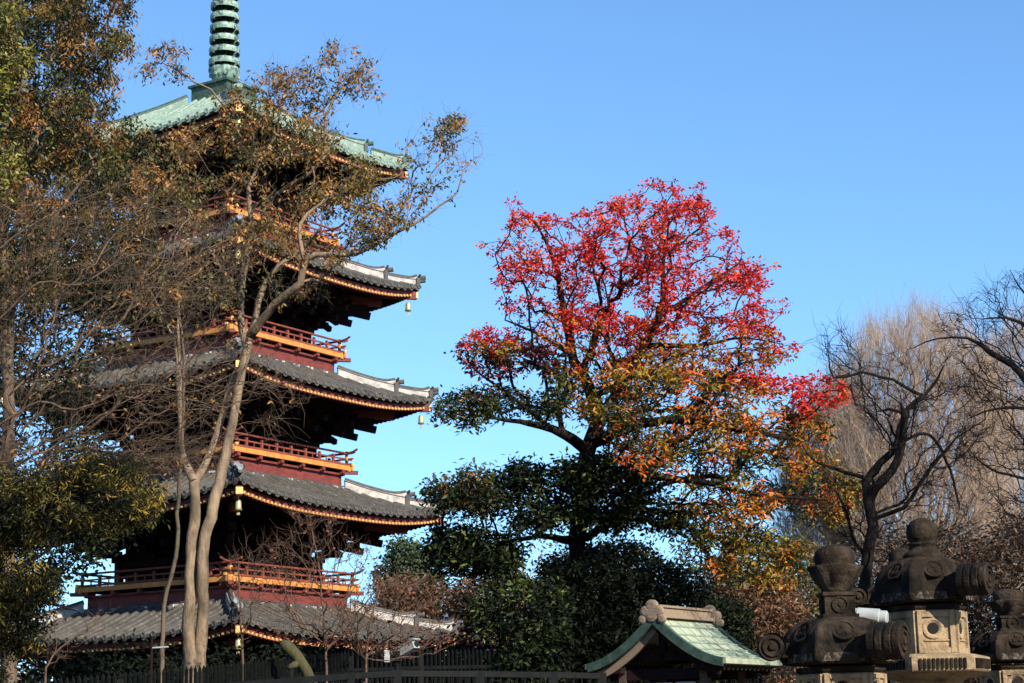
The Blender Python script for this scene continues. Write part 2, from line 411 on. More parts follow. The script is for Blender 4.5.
    # ---- balcony round the storey, standing on the roof below
    if k > 0:
        Eb = S[k-1]/math.sqrt(2); zt = EYE+HH[k-1]-LIFT+.42+1.22
        p0 = .555*Eb
        pl = MB(); pl.box((0, 0, zt+.2), (2*p0-.06, 2*p0-.06, .56)); 
        bal = pl.build('balcony', M['red'], pag)
        # plaster lumps and dark ridge tiles at the foot of the plinth
        ft = MB()
        ft.box((0, -p0-.02, zt-.02), (2*p0+.1, .22, .12)); ft.build4('foot_tiles', M['tile2'], bal)
        fp = MB(); rr = random.Random(k)
        for i in range(16):
            x = rr.uniform(-p0, p0)
            if (i*7+k) % 3: fp.box((x, -p0-.17, zt-.06+rr.uniform(-.02, .02)), (rr.uniform(.05, .13), .1, rr.uniform(.05, .1)), rz=rr.uniform(-.4, .4))
        fp.build4('plaster_joint', M['plaster'], bal)
        bd = p0+.17
        sm = MB()
        for i in range(6):
            x = -p0+.2+(2*p0-.4)*i/5
            sm.box((x, -p0-.07, zt+.56), (.16, .30, .13)); sm.box((x, -p0-.10, zt+.50), (.24, .1, .07))
        sm.box((0, -p0-.02, zt+.47), (2*p0+.08, .12, .07))
        sm.box((bd-.08, -bd+.08, zt+.56), (.9, .18, .13), rz=-math.pi/4)
        sm.build4('deck_bracket', M['red'], bal)
        gb = MB(); gb.box((0, -bd, zt+.71), (2*bd+.34, .14, .17)); gb.build4('deck_beam', M['orange'], bal)
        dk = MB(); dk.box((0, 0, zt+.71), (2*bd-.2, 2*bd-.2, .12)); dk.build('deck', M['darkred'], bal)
        rl = MB(); rd2 = bd-.06
        rl.box((0, -rd2, zt+.86), (2*rd2+.5, .09, .07)); rl.box((0, -rd2, zt+1.06), (2*rd2+.6, .06, .055))
        pts = [(-rd2-.5, -rd2, zt+1.40), (-rd2-.3, -rd2, zt+1.32)]+[(-rd2+2*rd2*i/12, -rd2, zt+1.28) for i in range(13)]+[(rd2+.3, -rd2, zt+1.32), (rd2+.5, -rd2, zt+1.40)]
        rl.tube(pts, .042, 8)
        for i in range(9):
            x = -rd2+2*rd2*i/8
            rl.box((x, -rd2, zt+1.0), (.085, .085, .36 if i not in (0, 8) else .7))
        for i in range(17):
            x = -rd2+2*rd2*i/16
            if i % 2: rl.box((x, -rd2, zt+.96), (.035, .035, .15))
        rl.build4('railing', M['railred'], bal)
        gt = MB()
        gq = MB(); gq.box((bd, -bd, zt+.71), (.22, .22, .24)); gq.build4('corner_block', M['gold'], bal)
        gt.box((rd2, -rd2, zt+1.08), (.12, .12, .14)); gt.box((rd2+.26, -rd2, zt+.86), (.06, .11, .09)); gt.box((rd2, -rd2-.26, zt+.86), (.11, .06, .09))
        gt.build4('gilt_fitting', M['gold'], bal)
# base platform
mb = MB(); mb.box((0, 0, .45), (9, 9, .9)); mb.build('stone_platform', M['stone_pale'], pag)
# roban and spire
mb = MB(); zr = 25.62
mb.box((0, 0, zr+.30), (1.75, 1.75, .72)); mb.box((0, 0, zr+.70), (1.95, 1.95, .09)); mb.box((0, 0, zr-.03), (1.9, 1.9, .1))
for s_ in (-1, 1):
    mb.box((s_*.885, 0, zr+.22), (.03, 1.2, .3)); mb.box((0, s_*.885, zr+.22), (1.2, .03, .3))
spire = mb.build('spire', M['copperdark'], pag)
mb = MB(); z = zr+.745
mb.lathe([(.40, z), (.34, z+.08), (.40, z+.25), (.53, z+.48), (.59, z+.66), (.59, z+.76), (.4, z+.80), (.1, z+.82)], 28, fr=lambda a, r, zz: 1+.05*math.cos(8*a) if r > .45 else 1)
for i in range(8):
    a = 2*math.pi*i/8
    mb.lathe([(.09, 0), (.07, .05), (.0, .07)], 8, Matrix.Translation((.52*math.cos(a), .52*math.sin(a), z+.46)) @ Matrix.Rotation(a, 4, 'Z') @ Matrix.Rotation(math.pi/2, 4, 'Y'), closed=False)
mb.build('bowl', M['copper2'], spire, smooth=False)
mb = MB(); mb.lathe([(.10, z+.8), (.07, z+7.2)], 12); mb.build('shaft', M['copper2'], spire)
for i in range(9):
    zc = z+1.0+i*.46; r = .60-.012*i
    mb = MB()
    mb.lathe([(r, zc-.11), (r+.012, zc), (r, zc+.11), (r-.04, zc+.115), (r-.045, zc-.10), (r, zc-.11)], 32, closed=False)
    rg_ = mb.build('ring', M['copper2'], spire); mb = MB()
    mb.lathe([(.12, zc+.02), (.40, zc+.02), (.40, zc+.05), (.12, zc+.05)], 20)  # inner plate added, coloured dark for the shaded gaps between rings
    mb.lathe([(.12, zc-.12), (.12, zc+.12)], 14)
    for j in range(8):
        a = 2*math.pi*j/8+.2; mb.beam((.1*math.cos(a), .1*math.sin(a), zc-.02), ((r-.02)*math.cos(a), (r-.02)*math.sin(a), zc-.02), .05, .09)
    mb.build('spoke', M['copperdark'], rg_)
mb = MB(); z2 = z+5.2
for j in range(4):
    a = j*math.pi/2
    for q in range(5):
        b0 = q*.22
        mb.box((math.cos(a)*(.2+.12*math.sin(q*1.2)), math.sin(a)*(.2+.12*math.sin(q*1.2)), z2+b0), (.42-.05*q, .03, .2), rz=a)
mb.lathe([(.05, z2+1.2), (.16, z2+1.35), (.05, z2+1.5), (.2, z2+1.7), (.17, z2+1.85), (.02, z2+2.1)], 16)
mb.build('flame_finial', M['copper2'], spire)

# wind bells
def bell(p, label):
    t = thing('wind_bell', label, 'wind bell', p, 0, 'wind bells hanging under the corners of the eaves')
    mb = MB(); mb.lathe([(.03, -.12), (.075, -.15), (.095, -.22), (.10, -.38), (.125, -.47), (.115, -.47), (.08, -.3)], 14, closed=False); mb.build('bell_body', M['bellgold'], t, smooth=True)
    mb = MB(); mb.tube([(0, 0, .1), (0, 0, -.16)], .012, 5); mb.build('hanger', M['bellgold'], t)
    mb = MB(); mb.tube([(0, 0, -.16), (0, 0, -.56)], .01, 5); mb.box((0, 0, -.58), (.1, .012, .08)); mb.build('clapper', M['bellgold'], t)
ords = ['lowest', 'second', 'third', 'fourth', 'top']
for k in range(5):
    for nm, txt in (('near', 'corner nearest the viewer'), ('right', 'right-hand corner'), ('left', 'left-hand corner')):
        if (nm == 'left' and k > 0) or (k == 4 and nm == 'right'): continue
        bell(bell_pts[(k, nm)], 'small gilt wind bell under the %s of the %s pagoda roof' % (txt, ords[k]))

# ================================================================== TREES
def grow(skel, pts, bf=.4, step=.35, r0=.006, e=2.3, jit=.12, bend=.35, maxlink=1e9, droop=0, seed=1):
    """skel: list of limbs; a limb = list of (xyz, radius); its first point joins the nearest earlier node.
       pts: twig ends, joined one by one to the growing tree (cheapest first)."""
    g = np.random.default_rng(seed)
    pos = []; par = []; spec = []; plen = []; att = []
    def add(p, pa, r, a):
        pos.append(np.array(p, float)); par.append(pa); spec.append(r); att.append(a)
        plen.append(0 if pa < 0 else plen[pa]+np.linalg.norm(pos[-1]-pos[pa])); return len(pos)-1
    for li, limb in enumerate(skel):
        P = [np.array(p, float) for p, r in limb]; Rr = [r for p, r in limb]
        if li == 0: cur = add(P[0], -1, Rr[0], False)
        else:
            d = [np.linalg.norm(q-P[0]) for q in pos]; cur = int(np.argmin(d))
            P.insert(0, pos[cur]); Rr.insert(0, Rr[0])
        # Catmull-Rom through the points
        n = len(P)
        for i in range(n-1):
            p0, p1, p2, p3 = P[max(i-1, 0)], P[i], P[i+1], P[min(i+2, n-1)]
            L = np.linalg.norm(p2-p1); m = max(1, int(L/(step*.8)))
            for j in range(1, m+1):
                t = j/m
                q = .5*((2*p1)+(-p0+p2)*t+(2*p0-5*p1+4*p2-p3)*t*t+(-p0+3*p1-3*p2+p3)*t**3)
                rr = Rr[i]+(Rr[i+1]-Rr[i])*t
                q = q+g.normal(0, .06*rr+.006, 3)*(1 if t < 1 or i < n-2 else 0)
                cur = add(q, cur, rr, not (li == 0 and i < 1))
    ns = len(pos)
    N = len(pts); P = np.asarray(pts, float)
    best = np.full(N, 1e18); bj = np.zeros(N, int); alive = np.ones(N, bool)
    def upd(idx):
        Q = np.array([pos[i] for i in idx]); pl = np.array([plen[i] for i in idx])
        d = np.sqrt(((P[:, None]-Q[None])**2).sum(-1))+bf*pl[None]
        k = d.argmin(1); dm = d[np.arange(N), k]; m = (dm < best) & alive
        best[m] = dm[m]; bj[m] = np.array(idx)[k[m]]
    ids = [i for i in range(ns) if att[i]]
    for c in range(0, len(ids), 200): upd(ids[c:c+200])
    tips = np.zeros(N, int)
    for _ in range(N):
        i = int(np.argmin(best)); best[i] = 1e18; alive[i] = False
        j = bj[i]; a = pos[j]; b = P[i]; d = np.linalg.norm(b-a)
        if d < 1e-4: tips[i] = j; continue
        pd = a-pos[par[j]] if par[j] >= 0 else b-a
        pd = pd/(np.linalg.norm(pd)+1e-9); cd = (b-a)/d
        if pd.dot(cd) < 0: pd = cd
        ctrl = a+(pd*.55+cd*.45)*d*.5+np.array((0, 0, -droop*d*.3))
        ctrl = a+(b-a)*.5+(ctrl-(a+(b-a)*.5))*(bend/.35)
        m = max(1, int(math.ceil(d/step))); new = []; cur = j
        if d > maxlink: tips[i] = -1; best[i] = 1e18; continue
        for q in range(1, m+1):
            t = q/m; p = a*(1-t)**2+2*ctrl*t*(1-t)+b*t*t
            if q < m: p = p+g.normal(0, jit*step*.5, 3)
            cur = add(p, cur, 0, True); new.append(cur)
        tips[i] = cur; upd(new)
    pos = np.array(pos); par = np.array(par); n = len(pos)
    acc = np.zeros(n); rad = np.zeros(n)
    for i in range(n-1, -1, -1):
        if acc[i] == 0: acc[i] = r0**e
        rad[i] = acc[i]**(1/e)
        if par[i] >= 0: acc[par[i]] += acc[i]
    spec = np.array(spec); rad = np.where(spec > 0, spec, rad)
    for i in range(ns, n):
        if par[i] >= 0: rad[i] = min(rad[i], rad[par[i]]*.92 if par[i] < ns else rad[par[i]])
    kids = [[] for _ in range(n)]
    for i in range(1, n): kids[par[i]].append(i)
    chains = []; stack = [(0, -1)]
    while stack:
        s0, p0 = stack.pop(); ch = ([p0] if p0 >= 0 else [])+[s0]; cur = s0
        while kids[cur]:
            ks = kids[cur]; h = max(ks, key=lambda q: (q < ns, rad[q]))
            for q in ks:
                if q != h: stack.append((q, cur))
            ch.append(h); cur = h
        chains.append(ch)
    return pos, par, rad, chains, tips
def wood_mesh(name, pos, rad, chains):
    """tubes for every chain, thick ones rounder; one mesh of quads"""
    Vs = []; Qs = []; off = 0
    for grp, sides in ((0, 3), (1, 5), (2, 10)):
        cs = []
        for c in chains:
            if len(c) < 2: continue
            r = rad[c[1]]
            g_ = 2 if r > .07 else (1 if r > .018 else 0)
            if g_ == grp: cs.append(c)
        if not cs: continue
        idx = np.concatenate([np.array(c) for c in cs]); st = np.concatenate([[1]+[0]*(len(c)-1) for c in cs]).astype(bool)
        en = np.concatenate([[0]*(len(c)-1)+[1] for c in cs]).astype(bool)
        p = pos[idx]; r = rad[idx].copy(); nxt = np.roll(r, -1); side = st & (np.arange(len(st)) > 0)
        r[side] = nxt[side]*1.15
        r[en] *= .35
        nx = np.roll(p, -1, 0); nx[en] = p[en]; pv = np.roll(p, 1, 0); pv[st] = p[st]
        t = nx-pv; t /= np.linalg.norm(t, axis=1, keepdims=True)+1e-9
        ref = np.where(np.abs(t[:, [1]]) > .9, np.array([[1., 0, 0]]), np.array([[0, 1., 0]]))
        u = np.cross(t, ref); u /= np.linalg.norm(u, axis=1, keepdims=True)+1e-9; v = np.cross(t, u)
        a = np.arange(sides)*2*np.pi/sides
        wob = 1+(.045*np.random.default_rng(3).normal(size=(len(r), sides)) if sides == 10 else 0)
        ring = p[:, None]+(u[:, None]*np.cos(a)[None, :, None]+v[:, None]*np.sin(a)[None, :, None])*(r[:, None]*wob)[..., None]
        Vs.append(ring.reshape(-1, 3))
        k = np.arange(len(idx))[~en]
        i0 = (k[:, None]*sides+np.arange(sides)[None]); i1 = (k[:, None]*sides+(np.arange(sides)+1) % sides)
        Qs.append(np.stack((i0, i1, i1+sides, i0+sides), -1).reshape(-1, 4)+off); off += len(idx)*sides
    return np_mesh(name, np.concatenate(Vs), np.concatenate(Qs), smooth=True)
def leaves(name, P, cols, n=8, L=.12, Wd=.04, spread=.08, droop=.3, seed=0, up=.0):
    """n leaves round every point; cols (len(P),3)"""
    g = np.random.default_rng(seed); m = len(P)*n
    base = np.repeat(P, n, 0)+g.normal(0, spread, (m, 3))
    a = g.uniform(0, 2*np.pi, m); el = g.normal(up, .55, m)
    d = np.stack((np.cos(a)*np.cos(el), np.sin(a)*np.cos(el), np.sin(el)-droop), -1); d /= np.linalg.norm(d, axis=1, keepdims=True)
    rv = g.normal(size=(m, 3)); rv[:, 2] *= .4; s = np.cross(d, rv+np.array((0, 0, .8))); s /= np.linalg.norm(s, axis=1, keepdims=True)+1e-9
    nn = np.cross(s, d); ln = L*g.uniform(.65, 1.25, m)[:, None]; wd = Wd*g.uniform(.7, 1.2, m)[:, None]
    mid = base+d*ln*.5+nn*ln*.08
    V = np.stack((base, mid+s*wd/2, base+d*ln, mid-s*wd/2), 1).reshape(-1, 3)
    Q = np.arange(m*4).reshape(-1, 4)
    c = np.repeat(cols, n, 0)*g.uniform(.72, 1.25, (m, 1)); c = np.repeat(c, 4, 0)
    return np_mesh(name, V, Q, np.clip(c, 0, 1))
def sprays(P, dirs, n, L, r, up=.3, spread=.45, seed=0):
    """n fine straight twigs leaving every branch tip"""
    g = np.random.default_rng(seed); m = len(P)*n
    a = np.repeat(P, n, 0); d = np.repeat(dirs, n, 0)+g.normal(0, spread, (m, 3))+np.array((0, 0, up)); d /= np.linalg.norm(d, axis=1, keepdims=True)
    k = g.uniform(0, 1, (m, 1)); a = a-np.repeat(dirs, n, 0)*k*L*.5
    ln = L*g.uniform(.35, 1.1, (m, 1)); bend = g.normal(0, .10, (m, 3))*ln
    b = a+d*ln*.5+bend; c = a+d*ln
    u = np.cross(d, np.array((.3, .9, .2))); u /= np.linalg.norm(u, axis=1, keepdims=True)+1e-9; v = np.cross(d, u)
    ring = [u*math.cos(t)+v*math.sin(t) for t in (0, 2.094, 4.189)]
    V = np.stack([a+q*r for q in ring]+[b+q*r*.75 for q in ring]+[c+q*r*.3 for q in ring], 1).reshape(-1, 3)
    f = []
    for j in (0, 3):
        for i in range(3): f.append((j+i, j+(i+1) % 3, j+3+(i+1) % 3, j+3+i))
    Q = (np.arange(m)[:, None, None]*9+np.array(f)[None]).reshape(-1, 4)
    return np_mesh('twigs', V, Q)
def inpoly(x, y, poly):
    c = np.zeros(len(x), bool); n = len(poly)
    for i in range(n):
        x1, y1 = poly[i]; x2, y2 = poly[(i+1) % n]
        if y1 == y2: continue
        c ^= ((y1 > y) != (y2 > y)) & (x < (x2-x1)*(y-y1)/(y2-y1)+x1)
    return c
def fill(poly, D, depth, n, nscale=1.0, thr=-.1, zs=1.8, seed=0, cx=None, rough=13):
    """n points filling an outline at D metres, `depth` metres deep either way in the middle, gathered in clumps"""
    g = np.random.default_rng(seed); xs = [p[0] for p in poly]; ys = [p[1] for p in poly]
    out = []; c = (min(xs)+max(xs))/2 if cx is None else cx; hw = (max(xs)-min(xs))/2
    tries = 0
    while len(out) < n and tries < 60:
        tries += 1
        x = g.uniform(min(xs), max(xs), n*2); y = g.uniform(min(ys), max(ys), n*2)
        nx_ = np.array([noise.noise(Vector((a/26, b/26, seed*1.7))) for a, b in zip(x, y)]); ny_ = np.array([noise.noise(Vector((a/26, b/26, seed*1.7+50))) for a, b in zip(x, y)])
        k = inpoly(x+rough*nx_, y+rough*ny_, poly); x, y = x[k], y[k]
        dd = depth*np.sqrt(np.clip(1-((x-c)/(hw*1.15))**2, .12, 1))
        d = g.uniform(-1, 1, len(x)); 
        P = Wv(x, y, D+d*dd)
        for p in P:
            if noise.noise(Vector((p[0]/nscale+seed*3.1, p[1]/nscale, p[2]*zs/nscale)))+.45*noise.noise(Vector((p[0]*2.3/nscale+seed, p[1]*2.3/nscale, p[2]*3/nscale))) > thr:
                out.append(p)
                if len(out) >= n: break
    return np.array(out)
def pick(P, table, seed=0, fn=None):
    """colours: table rows (weight, r, g, b); neighbours tend to share"""
    g = np.random.default_rng(seed); T = np.array(table); w_ = T[:, 0]/T[:, 0].sum(); cum = np.cumsum(w_)
    nz = np.array([noise.noise(Vector(p)*1.1) for p in P])*.9+.5
    t = np.clip(nz*.5+g.uniform(0, 1, len(P))*.5, 0, .9999)
    # spread to uniform
    r = t.argsort().argsort()/len(t)
    return T[np.searchsorted(cum, r).clip(0, len(T)-1), 1:]
RS = 1.0
def blend(P, palA, palB, y0, D, w=1.0, seed=0):
    """palA above the height seen at row y0, palB below, mixed over w metres"""
    g = np.random.default_rng(seed); z0 = W(600, y0, D)[2]
    nz = np.array([noise.noise(Vector(p)*.6) for p in P])
    k = (P[:, 2]-z0)/w+nz*1.4+g.normal(0, .45, len(P)) > 0
    return np.where(k[:, None], pick(P, palA, seed), pick(P, palB, seed+1))
def limb(D, pts):
    """[(px,py,dD,radius)] -> [(xyz, radius)]"""
    return [(W(x, y, D+d), r*RS) for x, y, d, r in pts]
def ground_under(p, r): return (np.array((p[0], p[1], -.1)), r)
def maketree(name, label, cat, skel, pts, woodmat, group=None, leafsets=(), crown='crown', spray=None, **kw):
    base = skel[0][0][0]
    t = thing(name, label, cat, (float(base[0]), float(base[1]), 0), 0, group)
    pos, par, rad, chains, tips = grow(skel, pts, **kw)
    off = np.array((base[0], base[1], 0))
    link('trunk', wood_mesh('trunk', pos-off, rad, chains), woodmat, t)
    if spray:
        n_, L_, r_, up_, sp_, stp = spray
        tp = tips[tips > 0][::stp]; dd = pos[tp]-pos[par[tp]]; dd /= np.linalg.norm(dd, axis=1, keepdims=True)+1e-9
        link('twigs', sprays(pos[tp]-off, dd, n_, L_, r_, up_, sp_, 5), woodmat, t)
    for me_args, m in leafsets:
        P = me_args.pop('P'); cols = me_args.pop('cols')
        link(crown, leaves(crown, P-off, cols, **me_args), m, t)
    return t

# palettes (linear)
RED = [(3, .66, .035, .022), (3, .78, .07, .045), (1.2, .42, .014, .014), (1, .74, .14, .03)]
CRIM = [(3, .42, .015, .03), (2, .55, .03, .05), (2, .22, .012, .018)]
ORG = [(2.6, .56, .17, .02), (2.6, .32, .20, .022), (2.2, .11, .11, .018), (1.2, .58, .09, .018), (3.2, .020, .030, .009)]
MIDG = [(3, .025, .036, .011), (2, .085, .095, .022), (1, .30, .13, .03), (3, .012, .02, .007)]
DKG = [(6, .006, .010, .004), (2, .012, .018, .006), (.8, .04, .05, .014)]  # greens lowered so the leaf colour carries the shadow under the crown
PURP = [(2, .10, .02, .02), (3, .03, .04, .015), (1, .25, .02, .025)]
BRN = [(3, .28, .13, .035), (2, .42, .19, .045), (2, .15, .12, .03), (2, .05, .045, .015)]
OLV = [(3, .11, .10, .020), (1.4, .24, .14, .028), (3.5, .030, .032, .010), (1.0, .34, .13, .035)]
YEL = [(3, .28, .25, .04), (2, .17, .17, .03), (1, .09, .10, .02)]
CONF = [(2, .10, .085, .016), (2.2, .035, .036, .010), (1.6, .26, .17, .026), (6, .010, .012, .005)]

# ---- the red and orange tree
D = 40; RS = .9
sk = [[ground_under(W(581, 683, D), .30)]+limb(D, [(580, 683, 0, .25), (577, 600, 0, .22), (578, 540, 0, .21), (584, 495, 0, .20), (587, 455, 0, .19), (598, 421, .2, .17)]),
      limb(D, [(598, 418, .2, .16), (590, 390, .4, .14), (574, 360, .6, .12), (565, 320, .6, .085), (557, 271, .5, .06), (545, 240, .3, .035), (535, 222, .2, .02)]),
      limb(D, [(600, 418, 0, .13), (625, 380, -.4, .11), (645, 345, -.6, .09), (661, 312, -.6, .07), (663, 275, -.4, .05), (668, 225, -.2, .025)]),
      limb(D, [(586, 450, 0, .15), (574, 440, -.4, .13), (552, 429, -.8, .10), (520, 422, -1.2, .06), (494, 418, -1.4, .035)]),
      limb(D, [(598, 440, 0, .15), (635, 425, -1, .12), (690, 420, -1.8, .09), (750, 432, -2.2, .06), (800, 440, -2.2, .03)]),
      limb(D, [(590, 480, 0, .13), (630, 475, -1.2, .10), (690, 480, -2, .07), (760, 495, -2.4, .045), (830, 500, -2.2, .02)]),
      limb(D, [(578, 540, 0, .11), (563, 539, 0, .09), (540, 536, -.3, .06), (519, 540, -.6, .04), (480, 545, -1, .02)]),
      limb(D, [(661, 315, -.6, .06), (700, 290, 0, .045), (740, 262, .4, .025)]),
      limb(D, [(650, 345, -.6, .07), (700, 345, -1.2, .05), (745, 338, -1.4, .022), (785, 345, -1.6, .008)]),
      limb(D, [(572, 355, .6, .06), (540, 335, .2, .04), (505, 320, 0, .02)]),
      limb(D, [(552, 429, -.8, .06), (513, 398, -1, .045), (470, 366, -1, .02)])]
red_poly = [(506, 202), (540, 211), (560, 222), (575, 205), (600, 196), (625, 200), (655, 180), (680, 192), (704, 184), (712, 212), (690, 226), (742, 234), (738, 250), (786, 260), (760, 280), (790, 300), (765, 315), (808, 344), (780, 362), (745, 378), (700, 372), (650, 362), (600, 352), (560, 352), (520, 348), (500, 355), (475, 352), (450, 352), (478, 335), (510, 318), (500, 300), (490, 275), (498, 258), (472, 238), (508, 240), (500, 215)]
redR = [(715, 372), (760, 378), (790, 378), (830, 378), (856, 390), (846, 408), (812, 420), (780, 400), (740, 392)]
purp = [(452, 350), (500, 345), (560, 352), (560, 380), (520, 372), (480, 378)]
org = [(560, 352), (640, 362), (720, 372), (790, 400), (828, 430), (818, 450), (830, 470), (862, 495), (840, 522), (800, 512), (760, 515), (700, 495), (655, 475), (610, 455), (600, 425), (560, 395)]
lefg = [(430, 415), (452, 400), (470, 392), (520, 388), (560, 390), (575, 400), (540, 425), (500, 412), (470, 425), (440, 424)]
lowl = [(425, 492), (455, 482), (490, 474), (505, 468), (540, 465), (575, 455), (620, 458), (660, 478), (690, 510), (670, 535), (640, 530), (600, 528), (560, 525), (510, 525), (470, 508), (440, 508)]
lowl2 = [(424, 548), (440, 526), (500, 528), (520, 536), (520, 560), (500, 578), (470, 575), (430, 568)]
lowr = [(655, 500), (720, 500), (790, 540), (806, 568), (795, 588), (750, 585), (715, 570), (680, 548)]
tuf = [(470, 470), (430, 485), (428, 505), (480, 510), (495, 490)]
A = fill(red_poly, D, 2.3, 2250, 1.25, .09, 3.0, 1); A2 = fill(redR, D-1.5, .8, 210, .6, -.1, 1.8, 2, rough=12)
B = fill(purp, D-.5, 1.2, 150, .6, -.1, 2, 3, rough=12); C_ = fill(org, D-1, 2.8, 1050, 1.3, .05, 3.4, 4)
E_ = fill(lefg, D-.8, 1.2, 230, .6, -.1, 2.2, 5, rough=12); G_ = fill(lowl, D-.2, 2.0, 700, 1.2, .07, 3.4, 6, rough=14)
H_ = fill(lowl2, D-.8, 1.2, 260, .6, -.2, 2, 7, rough=12); I_ = fill(lowr, D-1, 1.8, 330, .7, -.08, 2, 8, rough=16); J_ = fill(tuf, D-1.6, .8, 90, .6, -.3, 2, 9)
allp = np.concatenate((A, A2, B, C_, E_, G_, H_, I_, J_))
maketree('autumn_tree', 'tree with crimson top and orange-green lower tiers on a dark trunk', 'tree', sk, allp, M['bark_dark'], leafsets=[
    (dict(P=np.concatenate((A, A2)), cols=np.concatenate((blend(A, RED, ORG[:2]+ORG[3:4]+PURP[2:], 350, D, .5, 1), pick(A2, RED, 1))), n=10, L=.10, Wd=.05, spread=.05, droop=.15, seed=1), M['leaf_red']),
    (dict(P=B, cols=pick(B, PURP, 2), n=9, L=.15, Wd=.06, spread=.08, seed=2), M['leaf']),
    (dict(P=np.concatenate((C_, J_)), cols=np.concatenate((blend(C_, RED[:2]+ORG[:1]+ORG[3:4], ORG, 358, D-1, .4, 3), pick(J_, MIDG[1:3]+DKG[1:], 3))), n=17, L=.15, Wd=.048, spread=.10, droop=.45, seed=3), M['leaf']),
    (dict(P=E_, cols=pick(E_, MIDG, 4), n=13, L=.14, Wd=.05, spread=.1, droop=.3, seed=4), M['leaf']),
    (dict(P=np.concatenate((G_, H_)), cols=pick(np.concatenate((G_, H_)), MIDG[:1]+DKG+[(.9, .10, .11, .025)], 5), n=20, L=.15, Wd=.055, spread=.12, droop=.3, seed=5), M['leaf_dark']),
    (dict(P=I_, cols=pick(I_, MIDG[:2]+ORG[:2]+ORG[1:3], 6), n=16, L=.15, Wd=.048, spread=.1, droop=.4, seed=6), M['leaf']),
    ], bf=.35, step=.3, r0=.007, e=2.2, seed=2)

# ---- dark evergreen shrubs beneath it
def shrub(name, label, cat, poly, D, depth, n, pal, wm, lm, L=.14, Wd=.06, nl=10, nscale=.8, thr=-.2, seed=1, leafy=True, bf=.3, step=.4, r0=.006, stems=5, spread=.1, group=None, droop=.2, zs=1.5):
    P = fill(poly, D, depth, n, nscale, thr, zs, seed)
    xs = [p[0] for p in poly]; cx = (min(xs)+max(xs))/2; hw = (max(xs)-min(xs))/2; yb = max(p[1] for p in poly)
    g = np.random.default_rng(seed); b = W(cx, yb, D); skel = []
    zmid = W(cx, (min(p[1] for p in poly)+yb)/2, D)[2]
    for i in range(stems):
        q = W(cx+g.uniform(-.55, .55)*hw, yb-10, D+g.uniform(-.4, .4)*depth)
        f = np.array((b[0]+(q[0]-b[0])*.3, b[1]+(q[1]-b[1])*.3, -.1)); m = (f+q)/2; m[2] = max(.4, q[2]*.4); q[2] = max(q[2], zmid*.75)
        rr = .05 if D > 20 else .03
        if i == 0: skel.append([(f, rr*1.6), (m, rr*1.2), (q, rr*.5)])
        else: skel.append([(m, rr), (q, rr*.5)])
    ls = [(dict(P=P, cols=pick(P, pal, seed), n=nl, L=L, Wd=Wd, spread=spread, seed=seed, droop=droop), lm)] if leafy else []
    return maketree(name, label, cat, skel, P, wm, leafsets=ls, crown='foliage', bf=bf, step=step, r0=r0, seed=seed, group=group)
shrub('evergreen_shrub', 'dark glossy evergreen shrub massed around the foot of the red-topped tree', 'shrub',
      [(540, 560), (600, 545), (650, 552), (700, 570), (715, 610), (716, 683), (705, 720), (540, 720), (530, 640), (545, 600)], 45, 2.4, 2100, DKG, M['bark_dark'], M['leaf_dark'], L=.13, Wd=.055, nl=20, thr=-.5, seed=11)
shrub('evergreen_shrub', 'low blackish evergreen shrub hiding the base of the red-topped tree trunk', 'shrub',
      [(545, 575), (575, 560), (610, 558), (650, 575), (655, 640), (640, 720), (550, 720), (540, 640)], 38.9, .8, 900, [(3, .005, .008, .0035), (1, .010, .014, .005)], M['bark_dark'], M['leaf_dark'], L=.12, Wd=.05, nl=18, thr=-.5, seed=14)  # dark leaves, with the tree's shadow put into their colour too
shrub('evergreen_shrub', 'evergreen shrub with sunlit green leaves left of the dark shrub mass', 'shrub',
      [(462, 600), (480, 590), (510, 583), (545, 580), (570, 590), (572, 640), (560, 720), (490, 720), (500, 650), (475, 625)], 37, 1.3, 420, [(2, .025, .038, .011), (1, .08, .10, .022)]+DKG, M['bark_dark'], M['leaf_dark'], L=.14, Wd=.055, nl=16, thr=-.2, seed=12)  # brighter rows put the sunlight into these leaves' colour
shrub('evergreen_shrub', 'dim evergreen shrub filling the gap behind the green copper roof', 'shrub',
      [(690, 600), (740, 610), (760, 650), (760, 720), (680, 720)], 46, 1.6, 800, DKG, M['bark_dark'], M['leaf_dark'], L=.13, Wd=.055, nl=18, thr=-.4, seed=13)

